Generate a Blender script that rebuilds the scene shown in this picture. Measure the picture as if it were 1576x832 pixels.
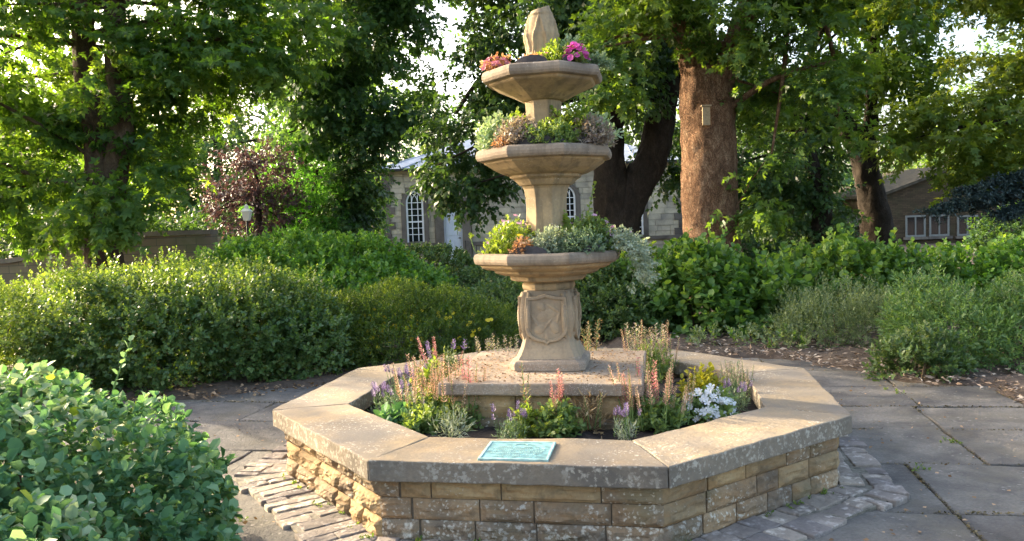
import bpy, math, random
import numpy as np
from mathutils import Vector, Matrix

for _o in list(bpy.data.objects):
    bpy.data.objects.remove(_o)
SC = bpy.context.scene
COL = SC.collection
rad = math.radians

# ------------------------------------------------------------------ camera, sky, sun, exposure
cam_d = bpy.data.cameras.new('camera')
cam = bpy.data.objects.new('camera', cam_d)
COL.objects.link(cam)
cam_d.sensor_width = 36.0
cam_d.lens = 27.924
cam_d.clip_end = 600
cam_d.clip_start = 0.05
cam.matrix_world = (Matrix.Translation((-0.2679, -5.0490, 1.4421))
                    @ Matrix.Rotation(math.pi / 2 - 0.0554433, 4, 'X')
                    @ Matrix.Rotation(-0.0333935, 4, 'Z'))
SC.camera = cam

SUN_AZ = rad(148.0)      # direction towards the sun, counted from +x
SUN_EL = rad(19.0)
world = bpy.data.worlds.new('World')
SC.world = world
world.use_nodes = True
wn = world.node_tree
bg = wn.nodes['Background']
sky = wn.nodes.new('ShaderNodeTexSky')
sky.sky_type = 'NISHITA'
sky.sun_disc = False
sky.sun_elevation = SUN_EL
sky.sun_rotation = (math.pi / 2 - SUN_AZ) % (2 * math.pi)
sky.air_density = 0.9
sky.dust_density = 6.0
sky.ozone_density = 0.3
wn.links.new(sky.outputs[0], bg.inputs[0])
bg.inputs[1].default_value = 0.15

sun_d = bpy.data.lights.new('sun', 'SUN')
sun_d.energy = 2.5
sun_d.angle = rad(0.6)
sun_d.color = (1.0, 0.83, 0.58)
sun = bpy.data.objects.new('sun', sun_d)
COL.objects.link(sun)
to_sun = Vector((math.cos(SUN_AZ) * math.cos(SUN_EL), math.sin(SUN_AZ) * math.cos(SUN_EL), math.sin(SUN_EL)))
sun.rotation_euler = to_sun.to_track_quat('Z', 'Y').to_euler()
sun.location = (-30, 18, 14)

SC.view_settings.view_transform = 'Standard'
SC.view_settings.look = 'None'
SC.view_settings.gamma = 1.0
SC.view_settings.use_curve_mapping = False
SC.view_settings.exposure = 2.65
SC.cycles.max_bounces = 8
SC.cycles.diffuse_bounces = 4
SC.cycles.glossy_bounces = 2
SC.cycles.transmission_bounces = 4
SC.cycles.use_denoising = True
SC.cycles.sample_clamp_indirect = 6.0

# ------------------------------------------------------------------ helpers
ROT = rad(-10.313)        # the fountain, its basin and the paving share this turn
FX, FY = -0.035, 0.0      # fountain axis


def nrm(v):
    return v / np.maximum(np.linalg.norm(v, axis=-1, keepdims=True), 1e-9)


_nz = {}


def fnoise(P, scale=1.0, seed=0):
    """smooth pseudo noise in about [-1, 1]"""
    if seed not in _nz:
        r = np.random.default_rng(1000 + seed)
        _nz[seed] = (r.normal(size=(10, 3)), r.uniform(0, 6.28, 10))
    K, ph = _nz[seed]
    a = np.zeros(P.shape[:-1])
    for i in range(10):
        m = 1.0 + 0.35 * i
        a += np.sin(P @ (K[i] * scale * m) + ph[i] + 1.7 * np.sin(P @ (K[(i + 3) % 10] * scale * .7))) / (1 + .3 * i)
    return a / 3.2


def thing(name, label, cat, loc, group=None):
    o = bpy.data.objects.new(name, None)
    o.empty_display_size = 0.1
    COL.objects.link(o)
    o.location = loc
    o['label'] = label
    o['category'] = cat
    if group:
        o['group'] = group
    return o


def origin_of(o):
    v = Vector((0, 0, 0))
    while o is not None:
        v += o.location
        o = o.parent
    return v


def mesh_of(name, V, F, mat, smooth=False, mat_idx=None):
    me = bpy.data.meshes.new(name)
    me.from_pydata([tuple(map(float, v)) for v in V], [], [tuple(int(i) for i in f) for f in F])
    for m in (mat if isinstance(mat, (list, tuple)) else [mat]):
        me.materials.append(m)
    if mat_idx is not None:
        me.polygons.foreach_set('material_index', mat_idx)
    if smooth:
        me.polygons.foreach_set('use_smooth', [True] * len(me.polygons))
    me.update()
    return me


def part(name, V, F, mat, parent=None, smooth=False, bevel=0.0, stuff=False, mat_idx=None, centre=False):
    """vertices in world coordinates; parent may be a thing or a part"""
    V = np.asarray(V, float)
    off = np.array(origin_of(parent)) if parent is not None else np.zeros(3)
    V = V - off
    c = np.zeros(3)
    if centre:
        c = (V.min(0) + V.max(0)) / 2
        V = V - c
    me = mesh_of(name, V, F, mat, smooth, mat_idx)
    o = bpy.data.objects.new(name, me)
    COL.objects.link(o)
    o.location = c
    if parent is not None:
        o.parent = parent
    if bevel:
        b = o.modifiers.new('Bevel', 'BEVEL')
        b.width = bevel
        b.segments = 2
        b.limit_method = 'ANGLE'
        b.angle_limit = rad(25)
    if stuff:
        o['kind'] = 'stuff'
    return o


def structure(o):
    o['kind'] = 'structure'
    return o


def tag(o, label, cat, group=None):
    o['label'] = label
    o['category'] = cat
    if group:
        o['group'] = group
    return o


def fast_quads(name, V, nv, Q, mat, parent=None, vals=None, stuff=True):
    """V (n,3) world, Q (m,4) indices, vals per face"""
    off = np.array(origin_of(parent)) if parent is not None else np.zeros(3)
    V = (V - off).astype(np.float32)
    me = bpy.data.meshes.new(name)
    n, m = len(V), len(Q)
    me.vertices.add(n)
    me.vertices.foreach_set('co', V.ravel())
    me.loops.add(4 * m)
    me.loops.foreach_set('vertex_index', Q.astype(np.int32).ravel())
    me.polygons.add(m)
    me.polygons.foreach_set('loop_start', np.arange(0, 4 * m, 4, dtype=np.int32))
    if vals is not None:
        a = me.attributes.new('v', 'FLOAT', 'FACE')
        a.data.foreach_set('value', vals.astype(np.float32))
    me.materials.append(mat)
    me.update(calc_edges=True)
    o = bpy.data.objects.new(name, me)
    COL.objects.link(o)
    if parent is not None:
        o.parent = parent
    if stuff:
        o['kind'] = 'stuff'
    return o


# ------------------------------------------------------------------ materials
def new_mat(name):
    m = bpy.data.materials.new(name)
    m.use_nodes = True
    nt = m.node_tree
    b = nt.nodes['Principled BSDF']
    return m, nt, b


def nd(nt, kind, **kw):
    n = nt.nodes.new(kind)
    for k, v in kw.items():
        setattr(n, k, v)
    return n


def noise(nt, vec, scale, detail=4, rough=.55, dist=0.0):
    n = nd(nt, 'ShaderNodeTexNoise')
    n.inputs['Scale'].default_value = scale
    n.inputs['Detail'].default_value = detail
    n.inputs['Roughness'].default_value = rough
    n.inputs['Distortion'].default_value = dist
    nt.links.new(vec, n.inputs['Vector'])
    return n.outputs['Fac']


def ramp(nt, fac, stops):
    r = nd(nt, 'ShaderNodeValToRGB')
    el = r.color_ramp.elements
    while len(el) < len(stops):
        el.new(0.5)
    for e, (p, c) in zip(el, stops):
        e.position = p
        e.color = (c[0], c[1], c[2], 1) if isinstance(c, (tuple, list)) else (c, c, c, 1)
    nt.links.new(fac, r.inputs[0])
    return r.outputs[0]


def mix(nt, fac, a, b, blend='MIX'):
    n = nd(nt, 'ShaderNodeMix', data_type='RGBA', blend_type=blend)
    for s, v in ((n.inputs[0], fac), (n.inputs[6], a), (n.inputs[7], b)):
        if hasattr(v, 'is_output'):
            nt.links.new(v, s)
        elif isinstance(v, (int, float)):
            s.default_value = v
        else:
            s.default_value = (v[0], v[1], v[2], 1)
    return n.outputs[2]


def pos(nt):
    return nd(nt, 'ShaderNodeNewGeometry').outputs['Position']


def bump(nt, b, fac, strength=.4, dist=.01):
    n = nd(nt, 'ShaderNodeBump')
    n.inputs['Strength'].default_value = strength
    n.inputs['Distance'].default_value = dist
    nt.links.new(fac, n.inputs['Height'])
    nt.links.new(n.outputs[0], b.inputs['Normal'])


def stone_mat(name, c1, c2, dark, lichen=.4, lscale=22, bstr=.5, bdist=.012, tint=.25, lcol=(.52, .49, .41), scale=1.0, algae=None, streak=0.0, strata=0.0, broad=0.0):
    m, nt, b = new_mat(name)
    p = pos(nt)
    col = ramp(nt, noise(nt, p, 5 * scale, 5), [(.3, c1), (.7, c2)])
    col = mix(nt, ramp(nt, noise(nt, p, 2.1 * scale, 4, .6, .6), [(.46, 0), (.68, .8)]), col, dark)
    col = mix(nt, ramp(nt, noise(nt, p, 60 * scale, 3), [(.3, .35), (.6, 0)]), col, dark)
    if broad:
        col = mix(nt, ramp(nt, noise(nt, p, 1.5, 6, .62, .8), [(.42, 0), (.64, broad)]), col, (.17, .155, .135))
    if streak:
        mp = nd(nt, 'ShaderNodeMapping')
        mp.inputs['Scale'].default_value = (1, 1, .12)
        nt.links.new(p, mp.inputs['Vector'])
        col = mix(nt, ramp(nt, noise(nt, mp.outputs[0], 16, 5, .6), [(.48, 0), (.72, streak)]), col, tuple(x_ * .55 for x_ in dark))
    if strata:
        mp = nd(nt, 'ShaderNodeMapping')
        mp.inputs['Scale'].default_value = (1, 1, 5)
        nt.links.new(p, mp.inputs['Vector'])
        col = mix(nt, ramp(nt, noise(nt, mp.outputs[0], 4.5, 5, .6, .5), [(.42, 0), (.7, strata)]), col, (.30, .17, .07))
        col = mix(nt, ramp(nt, noise(nt, p, 11, 5, .65), [(.52, 0), (.72, .8)]), col, tuple(x_ * .7 for x_ in dark))
    if algae:
        col = mix(nt, ramp(nt, noise(nt, p, 3.3 * scale, 5), [(.5, 0), (.7, .7)]), col, algae)
    # lichen: blotches and round spots
    l1 = ramp(nt, noise(nt, p, lscale * 1.5, 6, .68, .2), [(.64 - .10 * lichen, 0), (.72 - .10 * lichen, .9)])
    vo = nd(nt, 'ShaderNodeTexVoronoi')
    vo.inputs['Scale'].default_value = lscale * 2.0
    wob = nd(nt, 'ShaderNodeTexNoise')
    wob.inputs['Scale'].default_value = lscale * 3
    wob.inputs['Detail'].default_value = 3
    nt.links.new(p, wob.inputs['Vector'])
    va = nd(nt, 'ShaderNodeVectorMath', operation='MULTIPLY_ADD')
    va.inputs[1].default_value = (.5 / lscale,) * 3
    nt.links.new(wob.outputs['Color'], va.inputs[0])
    nt.links.new(p, va.inputs[2])
    nt.links.new(va.outputs[0], vo.inputs['Vector'])
    l2 = ramp(nt, vo.outputs['Distance'], [(.08 + .12 * lichen, .9), (.2 + .14 * lichen, 0)])
    patch = ramp(nt, noise(nt, p, 3.7, 3), [(.55 - .2 * lichen, 0), (.7 - .2 * lichen, .85)])
    lm = mix(nt, 1.0, mix(nt, 1.0, l1, l2, 'ADD'), patch, 'MULTIPLY')
    if lichen > 0:
        col = mix(nt, lm, col, lcol)
    oi = nd(nt, 'ShaderNodeObjectInfo')
    tn = ramp(nt, oi.outputs['Random'], [(0, (1 - tint, 1 - tint, 1 - tint * .9)), (1, (1 + tint * .5, 1 + tint * .4, 1 + tint * .2))])
    col = mix(nt, 1.0, col, tn, 'MULTIPLY')
    nt.links.new(col, b.inputs['Base Color'])
    b.inputs['Roughness'].default_value = .9
    b.inputs['Specular IOR Level'].default_value = .25
    h = mix(nt, .35, noise(nt, p, 45 * scale, 6, .65), noise(nt, p, 9 * scale, 5, .6))
    bump(nt, b, h, bstr, bdist)
    return m


def flat_mat(name, col, rough=.6, var=.2, scale=20, bstr=.15, metallic=0.0, spec=.4):
    m, nt, b = new_mat(name)
    p = pos(nt)
    f = noise(nt, p, scale, 4)
    c = ramp(nt, f, [(.3, tuple(x * (1 - var) for x in col)), (.7, tuple(min(1, x * (1 + var)) for x in col))])
    nt.links.new(c, b.inputs['Base Color'])
    b.inputs['Roughness'].default_value = rough
    b.inputs['Metallic'].default_value = metallic
    b.inputs['Specular IOR Level'].default_value = spec
    if bstr:
        bump(nt, b, noise(nt, p, scale * 2, 4), bstr, .005)
    return m


def leaf_mat(name, dark, mid, light, trans=.4, tcol=None, rough=.45, spec=.35, edge=None):
    if mid[1] < .2 and trans > .2:
        dark, mid, light = [tuple(min(.8, x_ * 1.22) for x_ in c_) for c_ in (dark, mid, light)]
        trans = min(.6, trans * 1.15)
    m, nt, b = new_mat(name)
    at = nd(nt, 'ShaderNodeAttribute', attribute_name='v')
    p = pos(nt)
    f = mix(nt, .3, at.outputs['Fac'], noise(nt, p, 1.3, 3))
    col = ramp(nt, f, [(.15, dark), (.5, mid), (.85, light)])
    nt.links.new(col, b.inputs['Base Color'])
    b.inputs['Roughness'].default_value = rough
    b.inputs['Specular IOR Level'].default_value = spec
    t = nd(nt, 'ShaderNodeBsdfTranslucent')
    if tcol is None:
        tcol = (1.9, 1.7, .55)
    tc = mix(nt, 1.0, col, tcol, 'MULTIPLY')
    nt.links.new(tc, t.inputs['Color'])
    mx = nd(nt, 'ShaderNodeMixShader')
    mx.inputs[0].default_value = trans
    nt.links.new(b.outputs[0], mx.inputs[1])
    nt.links.new(t.outputs[0], mx.inputs[2])
    nt.links.new(mx.outputs[0], nt.nodes['Material Output'].inputs[0])
    return m


def bark_mat(name, c1, c2, c3, sc=6, bstr=.8, bdist=.03):
    m, nt, b = new_mat(name)
    p = pos(nt)
    mp = nd(nt, 'ShaderNodeMapping')
    mp.inputs['Scale'].default_value = (1, 1, .5)
    nt.links.new(p, mp.inputs['Vector'])
    v = mp.outputs[0]
    col = ramp(nt, noise(nt, v, sc, 6, .65, .5), [(.3, c1), (.5, c2), (.72, c3)])
    col = mix(nt, ramp(nt, noise(nt, p, 1.2, 4), [(.45, 0), (.7, .6)]), col, c1)
    vo = nd(nt, 'ShaderNodeTexVoronoi', feature='DISTANCE_TO_EDGE')
    vo.inputs['Scale'].default_value = sc * 2.6
    dw = nd(nt, 'ShaderNodeVectorMath', operation='MULTIPLY_ADD')
    wn_ = nd(nt, 'ShaderNodeTexNoise')
    wn_.inputs['Scale'].default_value = sc * 1.2
    wn_.inputs['Detail'].default_value = 4
    nt.links.new(v, wn_.inputs['Vector'])
    dw.inputs[1].default_value = (2.2 / sc,) * 3
    nt.links.new(wn_.outputs['Color'], dw.inputs[0])
    nt.links.new(v, dw.inputs[2])
    nt.links.new(dw.outputs[0], vo.inputs['Vector'])
    fis = ramp(nt, vo.outputs['Distance'], [(.0, .5), (.12, 0)])
    col = mix(nt, fis, col, tuple(x_ * .55 for x_ in c1))
    nt.links.new(col, b.inputs['Base Color'])
    b.inputs['Roughness'].default_value = .92
    b.inputs['Specular IOR Level'].default_value = .15
    hgt = mix(nt, .3, noise(nt, v, sc * 2.2, 8, .7, .8), ramp(nt, vo.outputs['Distance'], [(0, 0), (.14, 1)]))
    bump(nt, b, hgt, bstr, bdist)
    return m


def brick_mat(name, c1, c2, mortar, bw=.24, bh=.08, axis='XZ', moss=(.1, .12, .05)):
    m, nt, b = new_mat(name)
    p = pos(nt)
    sep = nd(nt, 'ShaderNodeSeparateXYZ')
    nt.links.new(p, sep.inputs[0])
    cmb = nd(nt, 'ShaderNodeCombineXYZ')
    nt.links.new(sep.outputs['X' if axis[0] == 'X' else 'Y'], cmb.inputs[0])
    nt.links.new(sep.outputs['Z'], cmb.inputs[1])
    br = nd(nt, 'ShaderNodeTexBrick')
    br.inputs['Scale'].default_value = 1.0
    br.inputs['Brick Width'].default_value = bw
    br.inputs['Row Height'].default_value = bh
    br.inputs['Mortar Size'].default_value = .008
    br.inputs['Color1'].default_value = (*c1, 1)
    br.inputs['Color2'].default_value = (*c2, 1)
    br.inputs['Mortar'].default_value = (*mortar, 1)
    nt.links.new(cmb.outputs[0], br.inputs['Vector'])
    col = mix(nt, ramp(nt, noise(nt, p, 2.0, 5), [(.4, 0), (.75, .6)]), br.outputs['Color'], moss)
    nt.links.new(col, b.inputs['Base Color'])
    b.inputs['Roughness'].default_value = .9
    b.inputs['Specular IOR Level'].default_value = .1
    bump(nt, b, br.outputs['Fac'], -.6, .01)
    return m


M = {}
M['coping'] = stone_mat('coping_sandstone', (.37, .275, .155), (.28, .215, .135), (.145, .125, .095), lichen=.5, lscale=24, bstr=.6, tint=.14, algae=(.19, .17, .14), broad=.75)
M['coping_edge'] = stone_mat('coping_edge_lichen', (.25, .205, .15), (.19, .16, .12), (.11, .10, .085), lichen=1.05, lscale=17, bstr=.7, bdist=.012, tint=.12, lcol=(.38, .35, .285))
M['rim'] = stone_mat('bowl_rim_stone', (.30, .235, .165), (.235, .185, .135), (.14, .115, .09), lichen=.3, lscale=34, bstr=.5, bdist=.008, tint=.05, lcol=(.40, .36, .29), streak=.6)
M['pedestal'] = stone_mat('pedestal_stone', (.36, .28, .18), (.285, .225, .15), (.19, .155, .12), streak=.45, lichen=.35, lscale=34, bstr=.4, bdist=.006, tint=.05, lcol=(.42, .37, .30))
M['fountain'] = stone_mat('fountain_sandstone', (.42, .31, .17), (.335, .245, .14), (.19, .15, .10), streak=.75, lichen=.05, lscale=26, bstr=.3, bdist=.006, tint=.06)
M['plinth'] = stone_mat('plinth_lichen_stone', (.34, .265, .19), (.26, .205, .15), (.15, .125, .10), lichen=.8, lscale=46, bstr=.7, bdist=.012, tint=.08, lcol=(.44, .38, .32))
M['stone_a'] = stone_mat('wall_stone_golden', (.43, .315, .165), (.36, .26, .14), (.17, .13, .08), strata=.7, lichen=.15, bstr=.6, bdist=.012, tint=.2)
M['stone_b'] = stone_mat('wall_stone_brown', (.34, .25, .155), (.26, .19, .12), (.12, .095, .07), strata=.6, lichen=.7, lscale=20, bstr=.7, bdist=.015, tint=.2, algae=(.15, .135, .08))
M['stone_c'] = stone_mat('wall_stone_lichen', (.25, .20, .14), (.185, .145, .105), (.09, .075, .06), strata=.35, lichen=1.1, lscale=18, bstr=.8, bdist=.015, tint=.18, lcol=(.46, .43, .36), algae=(.11, .105, .05))
M['mortar'] = flat_mat('mortar', (.13, .105, .075), .95, .3, 30)
M['pale_mortar'] = flat_mat('pale_mortar', (.33, .29, .22), .95, .2, 20)
M['slab'] = stone_mat('paving_slab', (.20, .188, .168), (.115, .110, .103), (.058, .056, .054), lichen=.35, lscale=11, bstr=1.0, bdist=.028, tint=.22, lcol=(.26, .25, .235), algae=(.125, .115, .092), streak=0)
M['sett'] = stone_mat('edging_sett', (.36, .315, .27), (.27, .235, .20), (.14, .125, .11), lichen=.9, lscale=9, bstr=.9, bdist=.02, tint=.4, lcol=(.52, .47, .42))
M['soil'] = flat_mat('dark_soil', (.022, .016, .013), .95, .5, 40, .9)
M['earth'] = flat_mat('garden_earth', (.075, .055, .035), .95, .4, 14, .9)
M['bed'] = flat_mat('mulch_base', (.07, .05, .035), .95, .4, 25, .9)
M['grit'] = flat_mat('joint_grit', (.15, .135, .105), .95, .5, 30, .8)
M['chip'] = leaf_mat('wood_chip', (.12, .085, .06), (.27, .20, .145), (.48, .40, .31), trans=.0, rough=.9, spec=.1)
M['debris'] = leaf_mat('dry_debris', (.10, .06, .035), (.24, .155, .09), (.44, .31, .20), trans=.1, rough=.9, spec=.1)
M['moss'] = leaf_mat('joint_moss', (.045, .04, .022), (.10, .085, .045), (.20, .165, .10), trans=.1, rough=.9, spec=.1)
M['plaque'] = flat_mat('verdigris_bronze', (.14, .29, .30), .6, .45, 34, .4)
M['plaque_rim'] = flat_mat('verdigris_rim', (.27, .42, .385), .65, .3, 40, .2)
M['liner'] = flat_mat('dark_liner', (.045, .040, .042), .8, .3, 30, .5)
M['white'] = flat_mat('white_paint', (.78, .78, .76), .5, .05, 10, 0)
M['shaded_white'] = flat_mat('shaded_white_paint', (.17, .17, .15), .6, .1, 10, 0)  # white frame paint darkened: the shade on the house is put into the colour
M['door'] = flat_mat('pale_door_paint', (.62, .65, .70), .45, .05, 6, 0)
M['glass'] = flat_mat('window_glass', (.012, .014, .017), .06, .2, 2, 0, spec=.8)
M['chapel'] = stone_mat('pale_ashlar', (.60, .53, .39), (.50, .44, .325), (.28, .25, .20), lichen=.0, bstr=.5, tint=.25, scale=.6)
M['quoin'] = stone_mat('dark_quoin', (.19, .165, .135), (.14, .12, .10), (.08, .07, .06), lichen=.0, bstr=.5, tint=.2, scale=.6)
M['slate'] = flat_mat('roof_slate', (.30, .33, .37), .6, .18, 3, .3)
M['moss_roof'] = flat_mat('mossy_tiles', (.065, .056, .040), .9, .35, 5, .6, spec=.1)
M['brick'] = brick_mat('rubble_brick', (.10, .068, .040), (.058, .040, .025), (.042, .034, .026), moss=(.05, .05, .025))
M['gwall'] = brick_mat('garden_wall_stone', (.24, .19, .135), (.17, .135, .10), (.11, .10, .085), .42, .16)
M['iron'] = flat_mat('dark_iron', (.02, .02, .02), .5, .2, 30, 0)
M['lampglass'] = flat_mat('frosted_lamp_glass', (.75, .74, .68), .35, .05, 10, 0)
M['wood'] = flat_mat('weathered_board', (.33, .24, .14), .9, .2, 30, .4)
M['bark'] = bark_mat('dark_bark', (.020, .016, .012), (.040, .031, .023), (.072, .056, .041))
M['bark_l'] = bark_mat('left_bark', (.05, .036, .025), (.10, .07, .045), (.16, .12, .08))
M['bark_p'] = bark_mat('plane_bark', (.10, .055, .032), (.25, .14, .08), (.40, .265, .165), 9, 1.0, .07)
M['stem'] = bark_mat('shrub_stem', (.05, .035, .02), (.10, .075, .045), (.15, .11, .06), 20, .3, .004)
M['gstem'] = flat_mat('green_stem', (.12, .19, .05), .6, .2, 20, 0)

M['L_left'] = leaf_mat('sycamore_leaf', (.026, .066, .016), (.052, .118, .028), (.105, .185, .044), .5, (2.4, 2.0, .45))
M['L_mid'] = leaf_mat('lime_leaf', (.026, .066, .026), (.052, .115, .044), (.095, .175, .066), .4, (1.9, 1.7, .6))
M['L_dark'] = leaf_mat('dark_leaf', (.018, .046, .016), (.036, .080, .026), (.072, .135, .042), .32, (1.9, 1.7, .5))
M['L_plane'] = leaf_mat('maple_leaf', (.028, .064, .015), (.056, .112, .026), (.115, .180, .042), .42, (2.3, 2.0, .5))
M['L_right'] = leaf_mat('sunny_leaf', (.05, .095, .018), (.095, .155, .03), (.17, .22, .05), .45, (2.2, 1.9, .5))
M['L_bright'] = leaf_mat('bright_leaf', (.05, .16, .03), (.09, .25, .045), (.15, .33, .07), .5, (1.8, 1.7, .6))
M['L_purple'] = leaf_mat('purple_leaf', (.035, .025, .03), (.065, .045, .05), (.12, .085, .085), .22, (1.6, 1.1, .9))
M['L_cedar'] = leaf_mat('blue_needle', (.020, .036, .036), (.035, .060, .058), (.065, .10, .092), .1, (1.2, 1.3, .9))
M['L_far'] = leaf_mat('far_leaf', (.035, .075, .02), (.065, .12, .032), (.115, .18, .05), .45, (2.1, 1.9, .6))
M['L_hedge'] = leaf_mat('hedge_leaf', (.027, .064, .018), (.055, .108, .032), (.12, .175, .058), .3, (2.4, 2.0, .5), .4, .45)
M['L_hedgetop'] = leaf_mat('hedge_shoot_leaf', (.05, .090, .020), (.115, .165, .038), (.22, .27, .07), .36, (1.6, 1.6, .5))
M['L_shrub'] = leaf_mat('green_shrub_leaf', (.036, .092, .018), (.075, .165, .03), (.15, .25, .055), .4, (2.0, 1.8, .5))
M['L_hyp'] = leaf_mat('hypericum_leaf', (.024, .052, .011), (.05, .09, .018), (.125, .16, .03), .4, (2.2, 2.0, .4))
M['L_olive'] = leaf_mat('olive_leaf', (.03, .06, .02), (.06, .105, .034), (.11, .165, .06), .3)
M['L_green'] = leaf_mat('mid_green_leaf', (.036, .085, .026), (.08, .15, .05), (.15, .235, .09), .35)
M['L_rasp'] = leaf_mat('bramble_leaf', (.034, .082, .019), (.074, .148, .035), (.17, .25, .068), .4, (2.0, 1.8, .5))
M['L_grey'] = leaf_mat('grey_green_leaf', (.055, .09, .04), (.11, .15, .07), (.18, .22, .11), .3)
M['L_near'] = leaf_mat('euonymus_leaf', (.028, .076, .034), (.078, .170, .078), (.21, .31, .17), .3, (1.5, 1.5, .7), .6, .2)
M['L_varie'] = leaf_mat('variegated_leaf', (.16, .27, .12), (.27, .36, .20), (.44, .48, .34), .3, (1.3, 1.3, .8), .55, .22)
M['L_lime'] = leaf_mat('lime_bedding_leaf', (.09, .16, .03), (.17, .25, .045), (.30, .37, .08), .45, (1.6, 1.5, .5))
M['L_bed'] = leaf_mat('bedding_leaf', (.07, .13, .04), (.14, .215, .07), (.26, .335, .125), .4)
M['L_silver'] = leaf_mat('silver_leaf', (.16, .20, .13), (.27, .32, .22), (.42, .46, .36), .3, (1.3, 1.3, .8))
M['L_mauve'] = leaf_mat('mauve_leaf', (.13, .10, .09), (.22, .18, .15), (.32, .29, .22), .3, (1.3, 1.2, .8))
M['L_lav'] = leaf_mat('lavender_leaf', (.09, .14, .08), (.16, .23, .13), (.26, .33, .2), .3, (1.3, 1.3, .7))
M['L_orange'] = leaf_mat('orange_leaf', (.24, .13, .07), (.36, .22, .13), (.50, .35, .22), .4, (1.5, 1.2, .7))
M['L_dry'] = leaf_mat('dry_grass', (.20, .14, .07), (.32, .23, .12), (.45, .34, .2), .3, (1.3, 1.2, .8))
M['L_yel'] = leaf_mat('golden_leaf', (.18, .20, .02), (.32, .31, .03), (.50, .46, .08), .4, (1.4, 1.3, .5))
M['F_salmon'] = leaf_mat('salmon_floret', (.34, .20, .15), (.45, .295, .22), (.56, .41, .31), .4, (1.4, 1.2, 1.0))
M['F_pinkred'] = leaf_mat('pink_floret', (.42, .15, .16), (.52, .24, .22), (.60, .36, .30), .4, (1.3, 1.1, 1.1))
M['F_purple'] = leaf_mat('lavender_floret', (.09, .06, .14), (.15, .105, .21), (.25, .19, .31), .35, (1.3, 1.2, 1.3))
M['F_white'] = leaf_mat('white_petal', (.72, .72, .70), (.80, .80, .78), (.86, .86, .84), .3, (1, 1, 1))
M['F_pink'] = leaf_mat('magenta_petal', (.50, .08, .30), (.64, .14, .42), (.75, .28, .55), .35, (1.2, 1, 1.2))
M['F_palepink'] = leaf_mat('pale_pink_petal', (.60, .36, .48), (.70, .48, .58), (.78, .62, .68), .35, (1.2, 1, 1.1))
M['F_coral'] = leaf_mat('coral_petal', (.55, .20, .24), (.66, .32, .32), (.74, .46, .40), .35, (1.2, 1, 1))
M['F_yellow'] = leaf_mat('yellow_petal', (.70, .55, .03), (.80, .66, .05), (.85, .75, .12), .35, (1.2, 1.1, .8))

# ------------------------------------------------------------------ leaf templates (x across, y along, z normal); quads
T_DIA = (np.array([(0, 0, 0), (.36, .45, .07), (0, 1, -.06), (-.36, .45, .07)], float), np.array([(0, 1, 2, 3)]))
T_OVAL = (np.array([(0, 0, 0), (.26, .25, .06), (.27, .68, .06), (0, 1, -.06), (-.27, .68, .06), (-.26, .25, .06)], float),
          np.array([(0, 1, 2, 3), (0, 3, 4, 5)]))
T_NEEDLE = (np.array([(0, 0, 0), (.09, .4, .02), (0, 1, 0), (-.09, .4, .02)], float), np.array([(0, 1, 2, 3)]))
T_HAIR = (np.array([(0, 0, 0), (.05, .4, .02), (0, 1, 0), (-.05, .4, .02)], float), np.array([(0, 1, 2, 3)]))
T_SLIM = (np.array([(0, 0, 0), (.17, .42, .04), (0, 1, -.08), (-.17, .42, .04)], float), np.array([(0, 1, 2, 3)]))


def _palm():
    V = [(0, 0, 0)]
    Q = []
    for a, s in ((0, 1.0), (52, .82), (-52, .82)):
        c, sn = math.cos(rad(a)), math.sin(rad(a))
        k = len(V)
        for x, y, z in ((.22, .5, .05), (0, 1, -.08), (-.22, .5, .05)):
            x, y = x * s, y * s
            V.append((x * c + y * sn, -x * sn + y * c, z))
        Q.append((0, k, k + 1, k + 2))
    return np.array(V, float), np.array(Q)


T_PALM = _palm()


T_RND = (np.array([(0, 0, 0), (.36, .25, .06), (.36, .72, .05), (0, 1.0, -.05), (-.36, .72, .05), (-.36, .25, .06)], float),
         np.array([(0, 1, 2, 3), (0, 3, 4, 5)]))


T_CURL = (np.array([(0, 0, 0), (.30, .25, .16), (.28, .68, .12), (0, .95, -.22), (-.28, .68, .16), (-.30, .25, .12)], float), np.array([(0, 1, 2, 3), (0, 3, 4, 5)]))


def leaf_frames(D, N):
    D = nrm(D)
    S = nrm(np.cross(D, N))
    N2 = np.cross(S, D)
    return S, D, N2


def leaves(name, P, D, N, size, tmpl, mat, parent, vals):
    tv, tq = tmpl
    S, D, N2 = leaf_frames(D, N)
    size = np.broadcast_to(np.asarray(size, float), (len(P),))
    V = P[:, None, :] + size[:, None, None] * (tv[None, :, 0, None] * S[:, None, :] + tv[None, :, 1, None] * D[:, None, :] + tv[None, :, 2, None] * N2[:, None, :])
    n, k = len(P), len(tv)
    Q = tq[None, :, :] + (np.arange(n) * k)[:, None, None]
    return fast_quads(name, V.reshape(-1, 3), n * k, Q.reshape(-1, 4), mat, parent, np.repeat(vals, len(tq)))


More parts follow.
